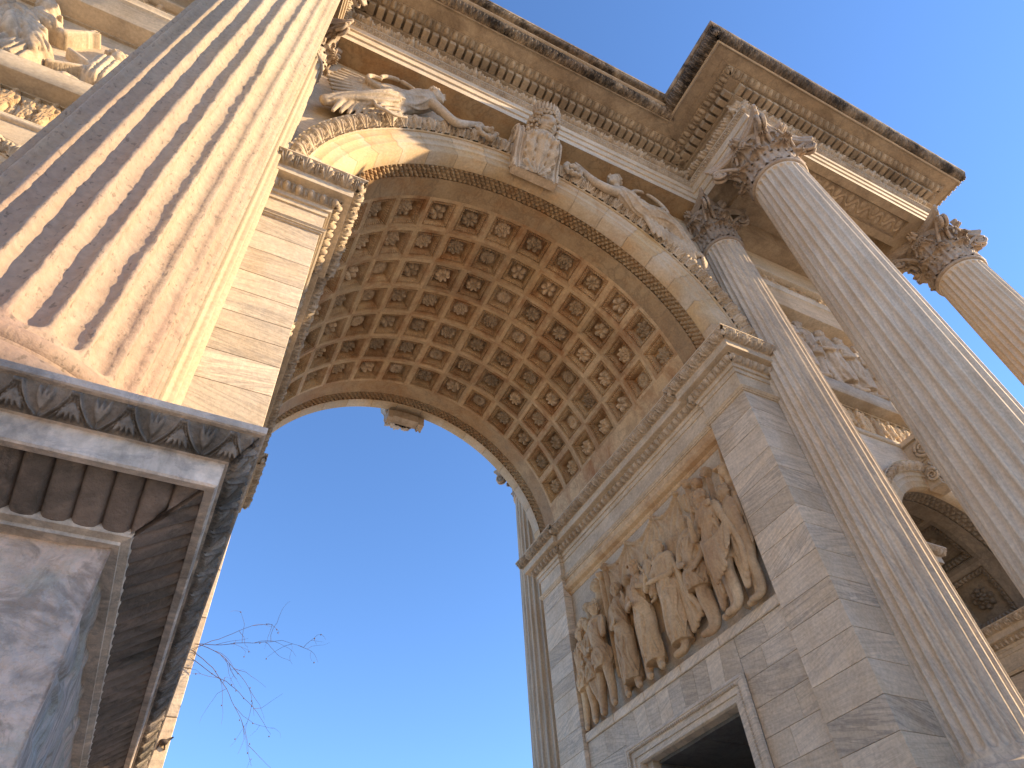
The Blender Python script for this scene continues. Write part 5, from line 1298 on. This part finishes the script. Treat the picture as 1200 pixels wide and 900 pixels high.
# ================================================================== KEYSTONES
def keystone(y0, sg, bust, label):
    Y = lambda o: y0-sg*o
    side = [(.0, 14.44), (.17, 14.44), (.20, 14.50), (.22, 14.62), (.27, 14.78), (.36, 14.95), (.47, 15.12), (.55, 15.30), (.58, 15.48), (.56, 15.62), (.50, 15.74), (.50, 15.80), (.0, 15.80)]
    if not bust: side = [(o*1.45, 14.26+(z-14.44)*1.1) for o, z in side]
    def prism(x0, x1, pr):
        n = len(pr); V = [(x, Y(o), z) for x in (x0, x1) for o, z in pr]
        return V, [[i, (i+1) % n, n+(i+1) % n, n+i] for i in range(n)]+[list(range(n))[::-1], list(range(n, 2*n))]
    mid = [(o*1.12, 14.44+(z-14.44)*.60) for o, z in side]
    q = MB(); q.add(*prism(-.37, .37, mid))
    K = add('keystone', q.me(), M['carve'], ARCH, label=label)
    for xs in (-1, 1):
        e = MB(); e.add(*prism(xs*.365, xs*.50, side))
        out = [(o*1.0+.012, z) for o, z in side[1:-2]]
        for xo in (.385, .482): e.tube(np.array([(xs*xo, Y(o), z) for o, z in out]), .030, 8)
        spiral_tube(e, np.array([xs*.505, Y(.34), 15.50]), (0, -sg, 0), (0, 0, 1), .22, 2.4, .045, start=PI/2, n=60, hand=-1)
        spiral_tube(e, np.array([xs*.505, Y(.12), 14.66]), (0, -sg, 0), (0, 0, 1), .12, 2.0, .034, start=-PI/2, n=44)
        add('scroll', e.me(), M['carve'], K)
    side = mid
    # carved acanthus wrapped over the front of the console
    sp_ = np.array(side[1:-3]); dl = np.concatenate([[0], np.cumsum(np.linalg.norm(np.diff(sp_, axis=0), axis=1))]); dl /= dl[-1]
    v = np.linspace(0, 1, 70)[None]; u = np.linspace(-1, 1, 61)[:, None]
    po, pz = np.interp(v, dl, sp_[:, 0]), np.interp(v, dl, sp_[:, 1]); to, tz = np.gradient(po[0])[None], np.gradient(pz[0])[None]; ln = np.hypot(to, tz); no_, nz_ = tz/ln, -to/ln
    x = np.abs(u); e = (.60+.38*np.sin(PI*np.clip(v*.9, 0, 1)))*(1+.10*np.cos(2*PI*v*4.5)); aa = np.arctan2(x, v*1.6+.10)
    hh = st_(e-x, .12)*(.35+.65*np.abs(np.cos(aa*6.5-.4))**.8)*(.055+.05*v)+.03*np.exp(-(x/.07)**2)-.075*np.exp(-((x-.30-.20*v)/.055)**2-((np.mod(v*4.5, 1)-.5)/.22)**2)*(v > .15)*(v < .9)+0*v
    hh = hh+.09*np.exp(-((v-.90)/.07)**2)*(.55+.45*np.abs(np.cos(u*PI*3.5)))*st_(1.0-x, .2)
    V = np.stack([u*.36+0*v, Y(po+hh*no_), pz+hh*nz_+0*u], -1)
    add('acanthus_leaf', mesh(V, grid(61, 70), 'leaf', True), M['carve'], K)
    if not bust: return
    # bust: neck, shoulders and head as one skin
    zc, yc = 15.56, -.70; na, ne = 96, 80
    az = np.linspace(-PI, PI, na, endpoint=False)[:, None]; el = np.linspace(-PI/2, PI/2, ne)[None]
    g_ = lambda a, e_, sa, se: np.exp(-((az-a)/sa)**2-((el-e_)/se)**2)
    r = 1/np.sqrt((np.cos(el)*np.sin(az)/.205)**2+(np.cos(el)*np.cos(az)/.25)**2+(np.sin(el)/.30)**2)
    r = r+.065*np.exp(-(az/.16)**2)*np.clip(np.exp(-((el+.13)/.17)**2), 0, 1)+.03*np.exp(-(az/.12)**2)*np.exp(-((el-.10)/.2)**2)
    for e_ in (-1, 1): r = r-.040*g_(e_*.40, .14, .22, .13)+.024*g_(e_*.40, .12, .13, .07)+.016*g_(e_*.42, .30, .30, .07)+.016*g_(e_*.6, -.2, .3, .25)
    r = r+.026*g_(0, -.40, .26, .06)+.024*g_(0, -.52, .22, .06)-.016*g_(0, -.46, .26, .025)+.035*g_(0, -.82, .3, .16)-.02*g_(0, -.64, .3, .06)
    hair = np.clip((el-.50+.35*np.cos(az)-.02*0)*6, 0, 1)*np.clip((np.abs(az)+.9*np.clip(el-.35, 0, 1)-1.0)*4+np.clip((el-.62)*8, 0, 1)*1.5, 0, 1)
    r = r+hair*(.05+.03*np.sin(az*13+3*np.sin(el*7))*np.sin(el*17))
    tl, yaw, HS = rad(33), rad(10), 1.30   # head tipped towards the people below
    def turn(Pt):
        Pt = np.asarray(Pt, float)*HS; x, y, z = Pt[..., 0], Pt[..., 1], Pt[..., 2]
        x2 = x*math.cos(yaw)-y*math.sin(yaw); y2 = x*math.sin(yaw)+y*math.cos(yaw)
        return np.stack([x2, yc+y2*math.cos(tl)-z*math.sin(tl), zc+z*math.cos(tl)+y2*math.sin(tl)], -1)
    V = turn(np.stack([r*np.cos(el)*np.sin(az), -r*np.cos(el)*np.cos(az), r*np.sin(el)+0*az], -1))
    add('head', mesh(V, grid(na, ne, cu=True), 'head', True), M['carve'], K, label='crowned curly-haired carved head looking out over the arch')
    q = MB(); q.tube([(0, -.30, 15.02), (0, -.42, 15.20), (0.0, -.60, 15.42)], [.30, .22, .20], 18)
    add('neck', q.me(smooth=True), M['carve'], K)
    # draped shoulders over the top of the leaf
    u = np.linspace(-PI*.60, PI*.60, 70)[:, None]; v = np.linspace(0, 1, 26)[None]
    rx = .16+.26*np.sin(PI*.80*v**.8); ry = .16+.26*np.sin(PI*.80*v**.8)
    fold = .024*np.abs(np.sin(v*13+2.2*np.cos(u*2)+1.2*np.sin(u*3)))
    V = np.stack([(rx+fold)*np.sin(u), -.40-(ry+fold)*np.cos(u), 15.40-.32*v-.10*np.cos(u)*v], -1)
    add('draped_shoulder', mesh(V, grid(70, 26), 'cloth', True), M['carve'], K)
    # locks of hair and the crown of leaves
    q = MB(); r_ = np.random.default_rng(4)
    for k in range(190):
        a = r_.uniform(.80, 2*PI-.80); zz = r_.uniform(-.30, .24); rr = .235+.03*r_.random()-.25*max(0, zz-.1)
        c_ = turn((rr*math.sin(a)*.95, -rr*math.cos(a)*1.05, zz)); q.ell(c_, (.040, .040, .050*r_.uniform(.8, 1.3)), 7, 5)
    for k in range(60):
        a = r_.uniform(-1.2, 1.2); c_ = turn((.215*math.sin(a), -.215*math.cos(a), .17+.10*r_.random()-.03*abs(a))); q.ell(c_, (.030, .030, .030), 7, 5)
    for k in range(13):
        a = (k-6)*.27; P3 = turn([(.20*math.sin(a), -.20*math.cos(a), .22), (.225*math.sin(a), -.225*math.cos(a), .31), (.20*math.sin(a), -.21*math.cos(a), .39)]); q.tube(P3, [.030, .042, .008], 6)
    add('curled_hair', q.me(smooth=True), M['carve'], K, stuff=True)
keystone(-.0, 1, True, 'scrolled keystone of the main arch with acanthus leaf and carved bust')
keystone(D, -1, False, 'scrolled keystone on the far side of the vault, seen against the sky')

# ================================================================== SMALL THINGS
# dry creeper hanging out of a joint of the left pier
tw = MB(); bd = MB(); r_ = np.random.default_rng(12)
def shoot(p, d, L, r, depth=0):
    pts = [np.array(p)]; d = np.array(d, float); n = max(4, int(L/.045))
    for k in range(n):
        d = d+r_.normal(0, .15, 3)*(.7+.5*depth)+np.array([0, 0, -.078-.045*depth]); d /= np.linalg.norm(d); pts.append(pts[-1]+d*L/n)
        if k > 1 and depth < 2 and r_.random() < (.50 if depth == 0 else .2): shoot(pts[-1], d+r_.normal(0, .75, 3), L*r_.uniform(.2, .5), r*.6, depth+1)
        if k > 2 and r_.random() < .22: bd.ell(pts[-1]+r_.normal(0, .006, 3), (.0045, .0045, .006), 5, 4)
    tw.tube(pts, np.linspace(r, r*.35, len(pts)), 5)
vine = thing('dry_creeper', 'leafless dry creeper dangling from a joint of the left pier', 'creeper', (-3.70, -.02, 4.0))
for k in range(5):
    tgt = np.array([[-2.86, 3.98], [-2.98, 3.35], [-2.95, 3.55], [-3.02, 3.75], [-3.25, 4.35], [-3.05, 3.45], [-2.9, 3.8]][k])
    st_ = np.array([-3.68, -.03, 4.03-.05*(k % 3)]); dv = np.array([tgt[0]-st_[0], r_.uniform(-.15, .1), (tgt[1]-st_[2])+.18])
    shoot(st_, dv/np.linalg.norm(dv), np.linalg.norm([tgt[0]-st_[0], tgt[1]-st_[2]])*1.0, .0024)
off = np.array([-3.70, -.02, 4.0])
tw.V = [v-off for v in tw.V]; bd.V = [v-off for v in bd.V]
add('stem', tw.me(smooth=True), M['twig'], vine); add('bud', bd.me(smooth=True), M['twig'], vine, stuff=True)
# small dark lump added for an unclear dark spot on the pier
q = MB(); q.ell((0, -.02, .02), (.03, .03, .018), 10, 7); q.tube([(0.01, -.02, .025), (.035, -.03, .04), (.05, -.03, .052)], [.012, .008, .004], 7); q.tube([(-.022, -.01, .01), (-.028, 0, -.018)], .006, 6); q.tube([(.012, -.01, .01), (.02, 0, -.018)], .006, 6)
ic = add('dark_spot', q.me(smooth=True), M['spot'], None, loc=(-3.69, -.005, 3.36)); ic['label'] = 'small dark lump added for a dark spot on the pale pier beside the pedestal'; ic['category'] = 'mark'

# added unseen tower on the right, shaped to shade the near pedestal
ch_ = thing('sun_block_tower', 'narrow stone tower added out of view at right to block the sun', 'sun blocker', (25, -13.75, 0))
q = MB(); q.box(-4.9, 4.9, -2.05, 2.05, 0, 14.4); add('wall', q.me(), M['plain'], ch_)
q = MB(); q.box(-5.0, 5.0, -2.13, 2.13, 14.4, 14.7); q.box(-5.1, 5.1, -2.2, 2.2, 14.7, 15.3); q.box(-4.95, 4.95, -2.1, 2.1, 8.0, 8.3); add('roof_cornice', q.me(), M['corn'], ch_)
q0 = MB(); q0.box(-.12, .02, -.75, .75, 0, 2.6); win = q0.me()
q0 = MB(); q0.box(-.14, .0, -1.0, -.78, -.2, 2.8); q0.box(-.14, .0, .78, 1.0, -.2, 2.8); q0.box(-.18, .0, -1.05, 1.05, 2.8, 3.1); q0.box(-.18, .0, -1.05, 1.05, -.4, -.2); wfr = q0.me()
for zz in (2.0, 9.6):
    for yy in (0,):
        o = add('window', win, M['dark'], ch_, loc=(-4.85, yy, zz)); add('window_frame', wfr, M['plain'], o)
